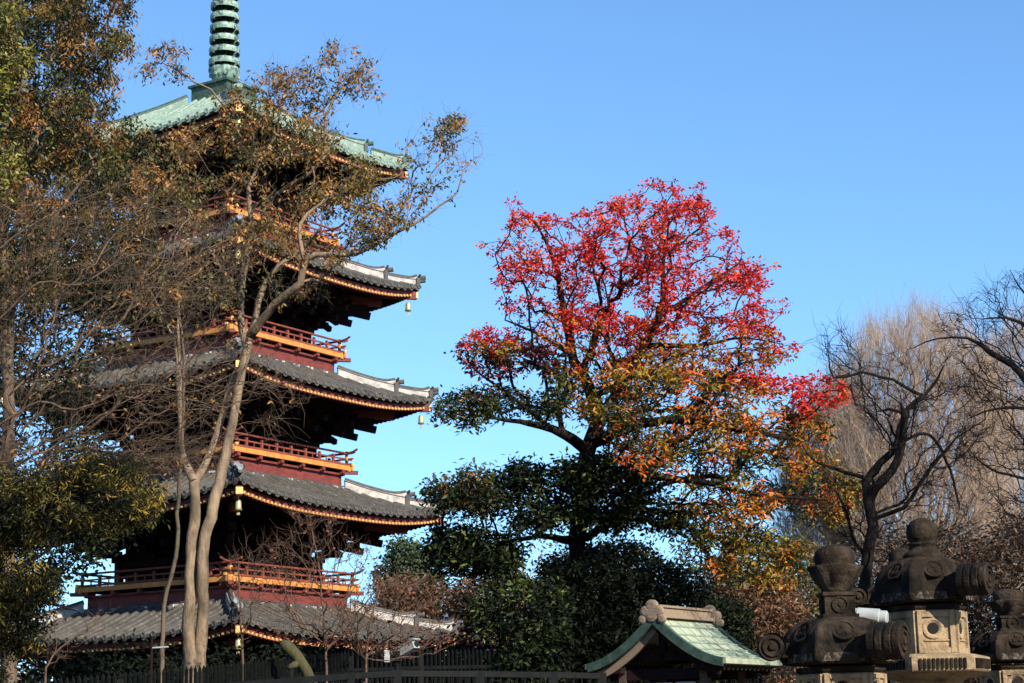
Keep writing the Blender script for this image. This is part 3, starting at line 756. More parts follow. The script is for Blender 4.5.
# ---- twin-stemmed pale tree in front of the pagoda
D = 34; RS = .66
sk = [[ground_under(W(193, 683, D), .30)]+limb(D, [(193, 676, 0, .26), (190, 640, 0, .17), (190, 600, 0, .165), (191, 560, 0, .16), (195, 511, 0, .15), (194, 482, 0, .13), (184, 460, .2, .09), (181, 435, .3, .06), (180, 380, .4, .05), (178, 330, .3, .04), (180, 286, .3, .02)]),
      limb(D, [(193, 676, 0, .18), (199, 664, 0, .19), (203, 615, 0, .155), (202, 580, -.1, .16), (203, 547, -.1, .15), (213, 508, -.1, .155), (223, 468, 0, .145), (231, 430, 0, .125), (239, 390, 0, .125), (247, 348, 0, .12), (254, 324, 0, .10), (262, 289, 0, .09), (279, 265, 0, .07), (300, 252, 0, .05), (320, 228, -.2, .03)]),
      limb(D, [(194, 486, 0, .13), (206, 462, .2, .10), (216, 436, .3, .10), (228, 395, .3, .09), (236, 368, .1, .08)]),
      limb(D, [(246, 346, 0, .11), (240, 306, .1, .10), (246, 260, .2, .09), (250, 220, .2, .075), (249, 187, .1, .06), (262, 160, .1, .04), (278, 130, 0, .025)]),
      limb(D, [(250, 208, .2, .06), (267, 200, 0, .06), (287, 187, -.3, .055), (313, 170, -.4, .045), (327, 153, -.4, .035)]),
      limb(D, [(325, 155, -.4, .04), (325, 133, -.4, .045), (327, 113, -.4, .04), (337, 90, -.4, .03), (343, 68, -.4, .015)]),
      limb(D, [(250, 336, 0, .12), (276, 303, -.5, .11), (300, 282, -.8, .10), (306, 258, -.9, .09), (331, 254, -1, .08), (355, 253, -1, .075), (373, 246, -1, .065), (393, 234, -1, .05), (421, 220, -1, .035), (440, 205, -1, .03), (457, 193, -1, .025), (463, 170, -1, .014), (483, 153, -1, .006)]),
      limb(D, [(304, 260, -.9, .07), (300, 225, -.9, .06), (318, 205, -.9, .04), (350, 190, -1, .025), (400, 175, -1, .015)]),
      limb(D, [(240, 300, .1, .05), (222, 270, .4, .04), (200, 235, .6, .025), (170, 205, .8, .012)]),
      limb(D, [(181, 440, .3, .05), (178, 400, 0, .045), (176, 350, -.2, .04), (165, 320, -.3, .035), (142, 275, -.4, .02)])]
c1 = [(228, 78), (262, 68), (300, 72), (335, 43), (382, 62), (376, 95), (360, 108), (345, 85), (330, 118), (345, 135), (320, 150), (290, 112), (262, 92)]
c2 = [(215, 95), (240, 82), (262, 92), (300, 115), (335, 148), (372, 160), (400, 165), (418, 135), (440, 112), (466, 122), (452, 150), (438, 172), (430, 205), (395, 235), (370, 245), (340, 262), (300, 262), (262, 250), (222, 230), (160, 215), (130, 200), (150, 150), (190, 120)]
c3 = [(140, 60), (160, 45), (195, 52), (200, 75), (175, 85), (145, 80)]
c4 = [(150, 200), (330, 255), (340, 285), (320, 300), (250, 300), (200, 330), (150, 330), (110, 270)]
c5 = [(390, 170), (430, 110), (475, 120), (483, 150), (455, 200), (420, 225)]
A = fill(c1, D-.2, .9, 190, .6, .08, 1, 21, rough=10); B = fill(c2, D-.3, 1.5, 780, .9, .12, 1.3, 22, rough=14); C_ = fill(c3, D, .6, 40, .5, -.2, 1, 23)
E_ = fill(c4, D, 1.5, 420, .7, .05, 1.2, 24); G_ = fill(c5, D-.8, .6, 60, .5, -.4, 1, 25)
maketree('bare_tree', 'tall tree with two pale stems from one foot and thin brown leaves, before the pagoda', 'tree', sk, np.concatenate((A, B, C_, E_, G_)), M['bark_pale'], leafsets=[
    (dict(P=np.concatenate((A, C_, G_[:30])), cols=pick(np.concatenate((A, C_, G_[:30])), BRN, 21), n=10, L=.10, Wd=.038, spread=.07, droop=.8, seed=21), M['leaf']),
    (dict(P=B, cols=pick(B, BRN+OLV[:2], 22), n=13, L=.105, Wd=.04, spread=.07, droop=.8, seed=22), M['leaf']),
    (dict(P=E_[:200], cols=pick(E_[:200], OLV+BRN[:2], 23), n=11, L=.115, Wd=.04, spread=.065, droop=.9, seed=23), M['leaf']),
    ], bf=.35, step=.22, r0=.0045, e=2.2, seed=3, jit=.25, crown='leaves', spray=(2, .5, .0032, .1, .6, 1))
# thin dark-stemmed sapling beside it
D = 33
sk = [[ground_under(W(162, 683, D), .07)]+limb(D, [(162, 683, 0, .07), (163, 625, 0, .06), (167, 590, 0, .06), (176, 557, 0, .06), (178, 500, 0, .055), (182, 455, 0, .05), (184, 361, .3, .04), (178, 300, .3, .025), (172, 250, .3, .015)])]
maketree('sapling', 'thin leaning sapling stem just left of the twin pale trunks', 'tree', sk, fill([(120, 250), (220, 250), (230, 400), (180, 430), (130, 400)], D, .9, 130, .6, -.3, 1, 31), M['bark_brown'], bf=.35, step=.25, r0=.005, seed=31, jit=.3)

# ---- tall leafy tree at the left edge
D = 38; RS = .8
bgp = [(-60, -40), (128, -40), (137, 35), (112, 60), (128, 75), (100, 95), (118, 110), (150, 130), (155, 200), (150, 255), (100, 270), (40, 300), (-60, 330)]
sk = [[ground_under(W(9, 683, D), .22)]+limb(D, [(9, 683, 0, .2), (8, 560, 0, .17), (9, 456, 0, .15), (8, 354, 0, .15), (3, 250, .2, .12), (5, 130, .4, .09), (10, 30, .4, .05), (12, -20, .4, .03)]),
      limb(D, [(8, 350, 0, .08), (20, 280, -.3, .07), (60, 210, -.6, .05), (100, 160, -.8, .03)]),
      limb(D, [(4, 200, .2, .08), (40, 130, .2, .06), (80, 60, .2, .04), (110, 20, 0, .02)]),
      limb(D, [(6, 300, 0, .06), (-20, 220, .4, .05), (-40, 120, .4, .03)])]
A = fill(bgp, D, 2.2, 2100, 1.0, .07, 1.4, 41)
B = fill([(-60, -40), (28, -40), (24, 60), (14, 140), (22, 200), (-60, 200)], D-2, .8, 520, .7, -.12, 1.2, 42)
maketree('leafy_tree', 'tall tree at the left edge with dense olive and rust-brown leaves', 'tree', sk, np.concatenate((A, B)), M['bark_mid'], leafsets=[
    (dict(P=A, cols=pick(A, OLV+[(3, .03, .035, .012)]+BRN[:1], 41), n=20, L=.125, Wd=.045, spread=.095, droop=.9, seed=41), M['leaf']),
    (dict(P=B, cols=pick(B, YEL, 42), n=11, L=.13, Wd=.05, spread=.11, droop=.4, seed=42), M['leaf'])], bf=.3, step=.35, r0=.006, seed=4)
# darker evergreen behind it
D = 46
A = fill([(-60, 100), (60, 120), (130, 170), (160, 250), (130, 320), (110, 350), (80, 420), (100, 440), (130, 470), (160, 480), (160, 520), (120, 550), (60, 580), (40, 640), (-60, 640)], D, 2.2, 2900, 1.1, -.16, 1.2, 51)
A = np.concatenate((A, fill([(-60, -60), (70, -60), (95, 40), (85, 120), (60, 170), (-60, 170)], D, 2.0, 1300, 1.1, -.15, 1.2, 52)))
sk = [[ground_under(W(-20, 683, D), .25)]+limb(D, [(-20, 600, 0, .24), (-10, 450, 0, .2), (0, 300, 0, .14), (20, 200, 0, .09), (15, 60, 0, .05)])]
maketree('evergreen_tree', 'dark evergreen tree half hidden behind the bare branches at the left edge', 'tree', sk, A, M['bark_dark'], leafsets=[
    (dict(P=A, cols=pick(A, DKG+[(2, .06, .065, .018)], 51), n=12, L=.16, Wd=.07, spread=.15, droop=.4, seed=51), M['leaf_dark'])], bf=.3, step=.4, r0=.008, seed=5)
# ---- conifer low at the left
D = 27
A = fill([(-40, 470), (30, 470), (90, 455), (150, 462), (166, 490), (150, 520), (120, 530), (60, 532), (30, 545), (55, 572), (62, 595), (30, 612), (36, 640), (12, 655), (5, 683), (-40, 700)], D, 1.3, 1800, .7, -.02, 1.9, 61, rough=9)
sk = [[ground_under(W(-25, 683, D), .16)]+limb(D, [(-25, 683, 0, .15), (-20, 600, 0, .13), (-15, 520, 0, .1), (-10, 470, 0, .06)]),
      limb(D, [(-18, 560, 0, .06), (40, 510, -.2, .05), (100, 490, -.3, .035), (150, 485, -.3, .015)]),
      limb(D, [(-20, 610, 0, .06), (30, 600, -.3, .04), (80, 612, -.4, .015)])]
maketree('conifer', 'yellow-green conifer with drooping sprays in the lower left corner', 'conifer', sk, A, M['bark_dark'], leafsets=[
    (dict(P=A, cols=pick(A, CONF, 61), n=22, L=.10, Wd=.02, spread=.07, droop=.7, seed=61), M['needle'])], bf=.3, step=.25, r0=.005, seed=6, droop=.4)

# ---- bare branches sweeping in from the left
D = 30; RS = .45
def bare(name, label, skel, polys, wm, D, dep, n, seed, lf=None, **kw):
    P = np.concatenate([fill(p, D, dep, int(n*f), kw.pop('ns', .9) if False else .9, -.35, 1, seed+i) for i, (p, f) in enumerate(polys)])
    ls = []
    if lf:
        k = P[::lf[1]]; ls = [(dict(P=k, cols=pick(k, lf[0], seed), n=3, L=.09, Wd=.04, spread=.05, droop=.5, seed=seed), M['leaf'])]
    return maketree(name, label, 'tree', skel, P, wm, leafsets=ls, crown='leaves', seed=seed, **kw)
sk = [[ground_under(W(-90, 683, D), .2)]+limb(D, [(-90, 683, 0, .19), (-85, 560, 0, .16), (-75, 450, 0, .13), (-60, 350, 0, .1), (-50, 260, 0, .07)]),
      limb(D, [(-75, 440, 0, .07), (-10, 428, -.3, .05), (40, 402, -.5, .045), (75, 410, -.6, .04), (140, 385, -.8, .03), (190, 392, -1, .02), (240, 370, -1, .012)]),
      limb(D, [(-62, 360, 0, .07), (0, 318, -.2, .05), (40, 282, -.4, .045), (80, 285, -.4, .04), (130, 255, -.5, .03), (170, 258, -.6, .02), (210, 236, -.6, .012)]),
      limb(D, [(-80, 500, 0, .06), (0, 480, .2, .045), (70, 478, .3, .035), (150, 470, .4, .02), (200, 460, .4, .01)]),
      limb(D, [(-55, 300, 0, .05), (10, 240, .4, .04), (80, 200, .6, .025), (140, 180, .6, .012)])]
bare('bare_tree', 'leafless tree whose thin brown branches sweep in from the left edge across the pagoda', sk,
     [([(-20, 200), (80, 180), (190, 210), (260, 240), (230, 300), (120, 330), (-20, 340)], .42),
      ([(-20, 340), (120, 330), (240, 330), (310, 400), (270, 440), (200, 440), (100, 440), (-20, 430)], .33),
      ([(-20, 430), (110, 440), (220, 440), (210, 480), (120, 490), (-20, 500)], .25)], M['twig_grey'], D, 1.3, 2300, 71, (BRN, 6), bf=.45, step=.2, r0=.0042, e=2.4, jit=.28, spray=(2, .5, .0032, .12, .5, 1))

# ---- saplings before the lowest roof
D = 31; RS = 1
for i, (lab, base, poly, n) in enumerate([
        ('reddish leafless sapling before the middle of the lowest pagoda roof', [(326, 683), (325, 640), (322, 600), (318, 560), (312, 530)], [(265, 530), (330, 505), (370, 540), (390, 590), (360, 640), (290, 640), (250, 600)], 480),
        ('small leafless sapling near the right end of the lowest pagoda roof', [(366, 683), (368, 640), (374, 610), (380, 590)], [(330, 600), (380, 570), (430, 590), (450, 640), (400, 660), (340, 650)], 300),
        ('slim leafless sapling rising beside the gilt bell of the lowest roof', [(243, 683), (242, 640), (240, 600), (238, 560)], [(215, 540), (270, 540), (280, 600), (262, 640), (225, 630)], 90),
        ('forked reddish sapling behind the fence near the left end of the lowest roof', [(45, 690), (48, 665), (60, 648), (85, 630), (108, 612)], [(40, 610), (110, 590), (120, 620), (70, 660), (30, 660)], 50)]):
    sk = [[ground_under(W(*base[0], D), .03)]+[(W(x, y, D), .024-.004*j) for j, (x, y) in enumerate(base)]]
    P = fill(poly, D, .9, n, .6, -.4, 1, 81+i)
    maketree('sapling', lab, 'sapling', sk, P, M['twig_red'], bf=.5, step=.15, r0=.0035, e=2.0, seed=81+i, jit=.35, spray=(2, .3, .0028, .3, .5, 1), group='leafless saplings behind the fence',
             leafsets=[(dict(P=P[::4], cols=pick(P[::4], [(1, .28, .10, .05), (1, .2, .07, .04)], i), n=3, L=.06, Wd=.03, spread=.04, seed=i), M['leaf'])] if i < 2 else [], crown='leaves')
# mossy cut stump leaning behind the fence
mb = MB(); D = 30; pts = [W(318, 700, D), W(306, 670, D), W(296, 655, D), W(287, 646, D), W(281, 642, D)]
mb.tube(pts, [.10, .085, .09, .10, .05], 14); mb.tube([W(300, 662, D), W(288, 668, D-.1)], [.07, .04], 10); mb.tube([pts[0], (pts[0][0], pts[0][1], -.1)], [.12, .14], 12)
b0 = mb.build('tree_stump', M['bark_moss'], smooth=True); tag(b0, 'mossy leaning tree stump behind the dark fence below the gilt bell', 'tree stump')

# ---- right: dark gnarled cherries
D = 30; RS = .60
sk = [[ground_under(W(866, 700, D), .2)]+limb(D, [(862, 640, 0, .17), (866, 572, 0, .155), (872, 527, 0, .15), (869, 500, 0, .15), (866, 482, .1, .12), (880, 464, .1, .10), (893, 452, .1, .09), (900, 430, .1, .085), (906, 410, .1, .08), (924, 397, .1, .07), (936, 382, .1, .045), (943, 367, .1, .02)]),
      limb(D, [(870, 494, 0, .13), (884, 480, -.2, .12), (898, 460, -.2, .11), (903, 435, -.2, .10), (904, 412, -.2, .09)]),
      limb(D, [(924, 397, .1, .05), (905, 386, 0, .045), (892, 380, -.1, .04), (862, 373, -.3, .035), (834, 378, -.4, .03), (829, 356, -.4, .015), (827, 330, -.4, .006)]),
      limb(D, [(905, 412, 0, .05), (890, 410, .2, .045), (875, 412, .3, .03)]),
      limb(D, [(862, 478, .1, .06), (840, 470, 0, .05), (815, 462, -.2, .03), (800, 440, -.2, .015)]),
      limb(D, [(870, 520, 0, .06), (904, 508, -.4, .06), (925, 475, -.5, .05), (945, 452, -.5, .045), (956, 439, -.5, .03), (985, 420, -.5, .015)]),
      limb(D, [(870, 560, 0, .05), (856, 545, .3, .05), (847, 515, .4, .04), (835, 490, .4, .02)]),
      limb(D, [(903, 440, -.2, .05), (930, 435, .4, .045), (950, 470, .6, .04), (960, 510, .6, .03)])]
bare('cherry_tree', 'gnarled dark cherry tree with forked leafless limbs rising behind the stone lanterns', sk,
     [([(845, 345), (870, 350), (950, 350), (1000, 400), (990, 470), (930, 490), (870, 440), (850, 400)], .6), ([(812, 330), (835, 318), (852, 345), (850, 382), (820, 384)], .07), ([(830, 450), (860, 470), (960, 480), (990, 540), (900, 560), (840, 560), (800, 500)], .4)],
     M['bark_dark'], D, 1.6, 900, 91, None, bf=.4, step=.2, r0=.0040, e=2.4, jit=.4, spray=(3, .42, .0034, .2, .6, 1))
D = 27
sk = [[ground_under(W(1110, 700, D), .25)]+limb(D, [(1100, 640, 0, .2), (1085, 520, 0, .18), (1060, 430, 0, .16), (1030, 386, 0, .1), (1012, 364, 0, .08), (990, 352, 0, .07), (967, 337, 0, .035), (937, 339, 0, .02), (907, 350, 0, .008)]),
      limb(D, [(1060, 425, 0, .06), (1030, 409, -.2, .045), (997, 409, -.3, .03), (964, 420, -.3, .012)]),
      limb(D, [(1045, 400, 0, .07), (1040, 350, -.3, .06), (1022, 322, -.4, .045), (1005, 317, -.4, .03), (982, 319, -.4, .012)]),
      limb(D, [(1080, 500, 0, .06), (1030, 480, .3, .04), (990, 469, .3, .03), (973, 454, .3, .01)]),
      limb(D, [(1040, 350, -.3, .05), (1035, 310, -.3, .04), (1018, 285, -.3, .02), (1010, 270, -.3, .008)])]
bare('cherry_tree', 'dark leafless cherry branches reaching in from the right edge above the lanterns', sk,
     [([(930, 320), (1000, 275), (1060, 265), (1080, 380), (1040, 420), (960, 400)], .6), ([(950, 420), (1060, 420), (1080, 520), (1000, 530), (960, 480)], .4)],
     M['bark_dark'], D, 1.4, 1200, 101, None, bf=.4, step=.18, r0=.0036, e=2.4, jit=.4, spray=(2, .38, .0032, .1, .6, 1))
# ---- pale bare trees behind
zk = [('large pale leafless tree with upswept fine twigs behind the cherry trees', 925, 62, [(822, 430), (835, 370), (870, 332), (925, 312), (975, 325), (1005, 370), (1020, 450), (1000, 560), (940, 600), (880, 580), (840, 510)], 4000, 3.0, 111),
      ('pale leafless tree with brush-like crown at the right edge', 1030, 68, [(955, 420), (975, 350), (1010, 325), (1050, 320), (1100, 350), (1120, 450), (1090, 580), (1000, 600), (960, 520)], 2700, 2.8, 112),
      ('smaller pale leafless tree left of the large one, above the orange leaves', 840, 66, [(775, 480), (800, 425), (825, 385), (850, 380), (870, 410), (890, 480), (880, 560), (820, 580), (780, 540)], 2200, 2.2, 113)]
for lab, cx, D, poly, n, dep, sd_ in zk:
    sk = [[ground_under(W(cx, 683, D), .34)]+limb(D, [(cx, 660, 0, .32), (cx, 610, 0, .28), (cx+3, 570, 0, .22)])]
    for j in range(8):
        a = -1+2*(j+.5)/8; dd = ((j*5) % 8)/8-.5
        hw = (max(p[0] for p in poly)-min(p[0] for p in poly))/2
        sk.append(limb(D, [(cx+a*3, 575, 0, .13), (cx+a*hw*.3, 530, dd*1.2, .11), (cx+a*hw*.55, 470, dd*2.4, .07), (cx+a*hw*.75, 400+abs(a)*50+(60 if sd_ == 113 else 0), dd*3, .03)]))
    bare('bare_tree', lab, sk, [(poly, 1)], M['twig_pale'], D, dep, n, sd_, None, bf=.6, step=.4, r0=.0075, e=2.5, jit=.22, spray=(4, 1.3, .0060, 1.0, .3, 1), group='pale leafless trees at the back')

# ---- background bushes
bush = 'brown bushes along the back of the temple ground'
TWB = [(2, .14, .07, .035), (2, .20, .10, .05), (2, .06, .045, .02)]
for i, (lab, poly, D, dep, n, pal, wm) in enumerate([
        ('russet twiggy bush right of the pagoda beside the lowest roof', [(375, 585), (400, 575), (440, 580), (475, 600), (480, 640), (470, 720), (370, 720)], 84, 2, 1700, TWB, 'twig_red'),
        ('russet bush behind the sunlit evergreen leaves left of the trunk', [(450, 590), (480, 575), (520, 565), (550, 590), (550, 720), (450, 720)], 80, 2, 1700, TWB, 'twig_red'),
        ('red-brown thicket just right of the copper-roofed shelter', [(700, 590), (720, 565), (770, 575), (800, 600), (812, 650), (800, 720), (700, 720)], 52, 2, 2000, TWB+[(1, .28, .12, .05)], 'twig_red'),
        ('olive bush behind the leftmost stone lantern', [(745, 620), (770, 560), (800, 540), (830, 545), (850, 600), (850, 720), (760, 720)], 56, 2, 1700, [(2, .15, .15, .035), (2, .14, .09, .04), (1, .08, .08, .03)], 'twig_red'),
        ('purplish twiggy thicket behind the middle stone lantern', [(850, 560), (900, 530), (960, 535), (985, 560), (985, 720), (850, 720)], 42, 2.4, 1500, [(2, .10, .058, .032), (1, .17, .10, .055), (2, .035, .025, .015)], 'twig_grey'),
        ('purplish twiggy thicket behind the rightmost stone lantern', [(970, 545), (1010, 520), (1070, 520), (1090, 600), (1090, 720), (970, 720)], 40, 2.4, 1400, [(2, .10, .058, .032), (1, .17, .10, .055), (2, .035, .025, .015)], 'twig_grey'),
        ('pale leafless bush seen through the gap under the red tree branches', [(520, 560), (540, 535), (570, 540), (620, 545), (660, 560), (660, 640), (520, 640)], 90, 2, 500, TWB, 'twig_pale')]):
    shrub('bush', lab, 'bush', poly, D, dep, n, pal, M[wm], M['leaf'], L=.0032*D, Wd=.0011*D, nl=int(8*(84/D)**.9) if i != 6 else 2, thr=-.4, seed=121+i, bf=.5, step=.35, r0=.007, spread=.2, group=bush)
shrub('evergreen_bush', 'blue-green evergreen treetop rising between the pagoda and the red tree', 'tree', [(375, 580), (378, 555), (400, 540), (425, 545), (440, 575), (435, 620), (425, 720), (390, 720)], 88, 2, 1500,
      [(2, .06, .085, .04), (1, .10, .12, .05), (2, .03, .045, .02)], M['bark_dark'], M['leaf_dark'], L=.24, Wd=.11, nl=11, thr=-.2, seed=141, spread=.2)
hd = [(20, 662), (120, 660), (300, 652), (480, 645), (600, 645), (640, 655), (640, 720), (20, 720)]
P = fill(hd, 43, 1.0, 1500, .8, -.6, 1.5, 151, rough=8)
t = thing('hedge', 'dark clipped hedge standing behind the black picket fence', 'hedge', (W(300, 683, 43)[0], 43, 0))
link('foliage', leaves('foliage', np.array([[p[0]-t.location[0], p[1]-43, max(.1, q)] for p in P for q in (p[2], p[2]-1.4)]), pick(np.repeat(P, 2, 0), [(3, .006, .009, .004), (1, .012, .017, .006)], 15), n=22, L=.15, Wd=.06, spread=.24, seed=15), M['leaf_dark'], t)  # near-black leaf colour stands for the shade behind the fence
mb = MB()
for i in range(9):
    x = W(20+77*i, 683, 43)[0]-t.location[0]; q = MB(); q.tube([(x, 0, -.1), (x+.1, .05, 1.2), (x-.1, 0, 2.3)], [.06, .045, .02], 7); q.build('stem', M['bark_dark'], t)
# far low wood
g = np.random.default_rng(5); n = 12000
x = g.uniform(-120, 160, n); y = g.uniform(125, 150, n); hmax = np.array([8.5+3.0*noise.noise(Vector((a*.09, 0, 3)))+2.0*noise.noise(Vector((a*.4, 0, 9))) for a in x])
P = np.stack((x, y, g.uniform(0, 1, n)**.7*hmax), -1)
fw = link('far_wood', leaves('far_wood', P, pick(P, TWB+[(2, .05, .06, .03)], 9), n=8, L=.6, Wd=.22, spread=.6, seed=9), M['leaf'])
tag(fw, 'low brown wood far behind the temple ground', 'wood', kind='stuff')

def woods(name, label, box, n, hm, seed):  # unseen tree masses added to cut the fill from the low sky
    g = np.random.default_rng(seed); x = g.uniform(box[0], box[1], n); y = g.uniform(box[2], box[3], n)
    h = np.array([hm*(1+.35*noise.noise(Vector((a*.06, b*.06, seed)))) for a, b in zip(x, y)])
    P = np.stack((x, y, g.uniform(0, 1, n)**.8*h), -1)
    o = link(name, leaves(name, P, pick(P, [(3, .02, .03, .01), (2, .05, .05, .02), (1, .10, .06, .025)], seed), n=7, L=1.1, Wd=.55, spread=.7, seed=seed), M['leaf_dark'])
    tag(o, label, 'wood', kind='stuff')
woods('sky_block_wood', 'tall unseen wood added behind the camera to block low sky light', (-90, 90, -55, -30), 7000, 17, 161)
woods('sky_block_wood', 'unseen wood added along the western side to block low sky light', (-80, -55, -30, 110), 5000, 17, 162)
woods('sky_block_wood', 'unseen wood added along the eastern side to block low sky light', (55, 80, -30, 110), 5000, 15, 163)

# ================================================================== FENCES
def fence():
    tops = [(-60, 688, 23), (40, 679, 24.5), (120, 672.5, 26), (200, 665.5, 28), (290, 657, 31), (350, 651, 33), (420, 649.5, 34.5), (520, 649, 37), (610, 649.5, 40)]
    P = [W(*t) for t in tops]; base = P[0]
    t = thing('picket_fence', 'long fence of dark pointed metal pickets running below the pagoda', 'fence', (base[0], base[1], 0))
    pk = MB(); rl = MB(); ps = MB(); acc = 0; o = Vector((base[0], base[1], 0))
    for a, b in zip(P[:-1], P[1:]):
        a, b = Vector(a)-o, Vector(b)-o; L = (b-a).length; d = (b-a)/L; s = acc
        while s < L:
            p = a+d*s; rz = math.atan2(d.y, d.x)
            pk.box((p.x, p.y, (p.z-.05)/2), (.035, .035, p.z-.05), rz=rz)
            pk.lathe([(.026, 0), (.001, .06)], 4, Matrix.Translation((p.x, p.y, p.z-.05)), closed=False, ang0=rz+.785)
            s += .125
        acc = s-L
        for dz in (.32, 1.6): rl.beam(a-Vector((0, 0, dz)), b-Vector((0, 0, dz)), .05, .06)
        ps.box((a.x, a.y+.03, a.z/2-.04), (.09, .09, a.z-.1), rz=.2)
    pk.build('pickets', M['fence'], t); rl.build('rail', M['fence'], t); ps.build('post', M['fence'], t)
fence()
def rail_fence():
    tops = [(190, 690, 20), (350, 676, 22.5), (397, 673.5, 23), (480, 674, 23.6), (553, 675, 24.2), (602, 676, 24.6)]
    P = [W(*t) for t in tops]; o = Vector((P[0][0], P[0][1], 0))
    t = thing('railing', 'low dark grey metal railing in front of the picket fence', 'railing', o)
    rl = MB(); pk = MB()
    for a, b in zip(P[:-1], P[1:]):
        a, b = Vector(a)-o, Vector(b)-o
        rl.beam(a, b, .05, .07); rl.beam(a-Vector((0, 0, .95)), b-Vector((0, 0, .95)), .04, .05)
        n = int((b-a).length/.11)
        for i in range(n):
            p = a+(b-a)*(i+.5)/n; pk.box((p.x, p.y, p.z-.5), (.018, .018, .95))
    rl.build('rail', M['rail'], t); pk.build('bars', M['fence'], t)
    for p in P[1:]:
        p = Vector(p)-o; ps = MB(); ps.box((p.x, p.y, p.z/2+.02), (.11, .09, p.z+.04)); ps.build('post', M['rail'], t)
rail_fence()
# right-hand low grille behind the lanterns
P0, P1 = W(700, 668, 33), W(850, 664, 33); t = thing('grille_fence', 'thin grey grille fence between the copper-roofed shelter and the lanterns', 'fence', (P0[0], P0[1], 0))
o = Vector((P0[0], P0[1], 0)); a, b = Vector(P0)-o, Vector(P1)-o
mb = MB(); mb.beam(a, b, .04, .05); mb.beam(a-Vector((0, 0, .13)), b-Vector((0, 0, .13)), .04, .04); mb.beam(a-Vector((0, 0, 1.2)), b-Vector((0, 0, 1.2)), .04, .05); mb.build('rail', M['rail'], t)
mb = MB()
for i in range(40):
    p = a+(b-a)*i/39; mb.box((p.x, p.y, p.z-.6), (.016, .016, 1.25))
mb.build('bars', M['rail'], t)
mb = MB()
for p in (a, b): mb.box((p.x, p.y, p.z/2), (.08, .08, p.z+.06))
mb.build('post', M['rail'], t)

# ---- thin metal post with a side arm by the saplings
p = W(151, 683, 32); t = thing('metal_post', 'thin reddish metal post with a short side arm beside the sapling stem', 'post', (p[0], p[1], 0)); zt = W(151, 640, 32)[2]
mb = MB(); mb.tube([(0, 0, 0), (0, 0, zt)], .022, 8); mb.build('pole', M['darkred'], t)
mb = MB(); mb.tube([(0, 0, W(151, 648, 32)[2]), (.28, -.02, W(151, 648, 32)[2]+.01)], .015, 8); mb.build('arm', M['white'], t)

# ---- security camera above the fence
p = W(405, 652, 32.5); t = thing('security_camera', 'white box security camera on a dark post above the fence', 'security camera', (p[0], p[1], 0))
Mc = Matrix.Translation((0, 0, p[2])) @ Matrix.Rotation(R(-35), 4, 'Z') @ Matrix.Rotation(R(-22), 4, 'Y')
mb = MB(); mb.box(Mc @ Vector((.08, 0, .02)), (.36, .16, .13), M=Mc.to_3x3().to_4x4()); mb.box(Mc @ Vector((.10, 0, .095)), (.42, .20, .02), M=Mc.to_3x3().to_4x4()); mb.build('housing', M['white'], t)
mb = MB(); mb.lathe([(.05, 0), (.05, .03)], 12, Mc @ Matrix.Translation((.26, 0, .02)) @ Matrix.Rotation(math.pi/2, 4, 'Y')); mb.build('lens', M['glass'], t)
mb = MB(); mb.box((-.14, .03, p[2]-.06), (.2, .14, .18)); mb.tube([(-.14, .03, p[2]-.1), (-.14, .03, 0)], .045, 10); mb.build('post', M['fence'], t)
# small white tag on the fence near the camera
p = W(387, 656, 32.3); mb = MB(); mb.box((0, 0, 0), (.09, .02, .2)); mb.box((0, -.012, .06), (.07, .006, .02))
tag(mb.build('junction_box', M['paper'], loc=p), 'small pale junction box on the fence left of the security camera', 'junction box')

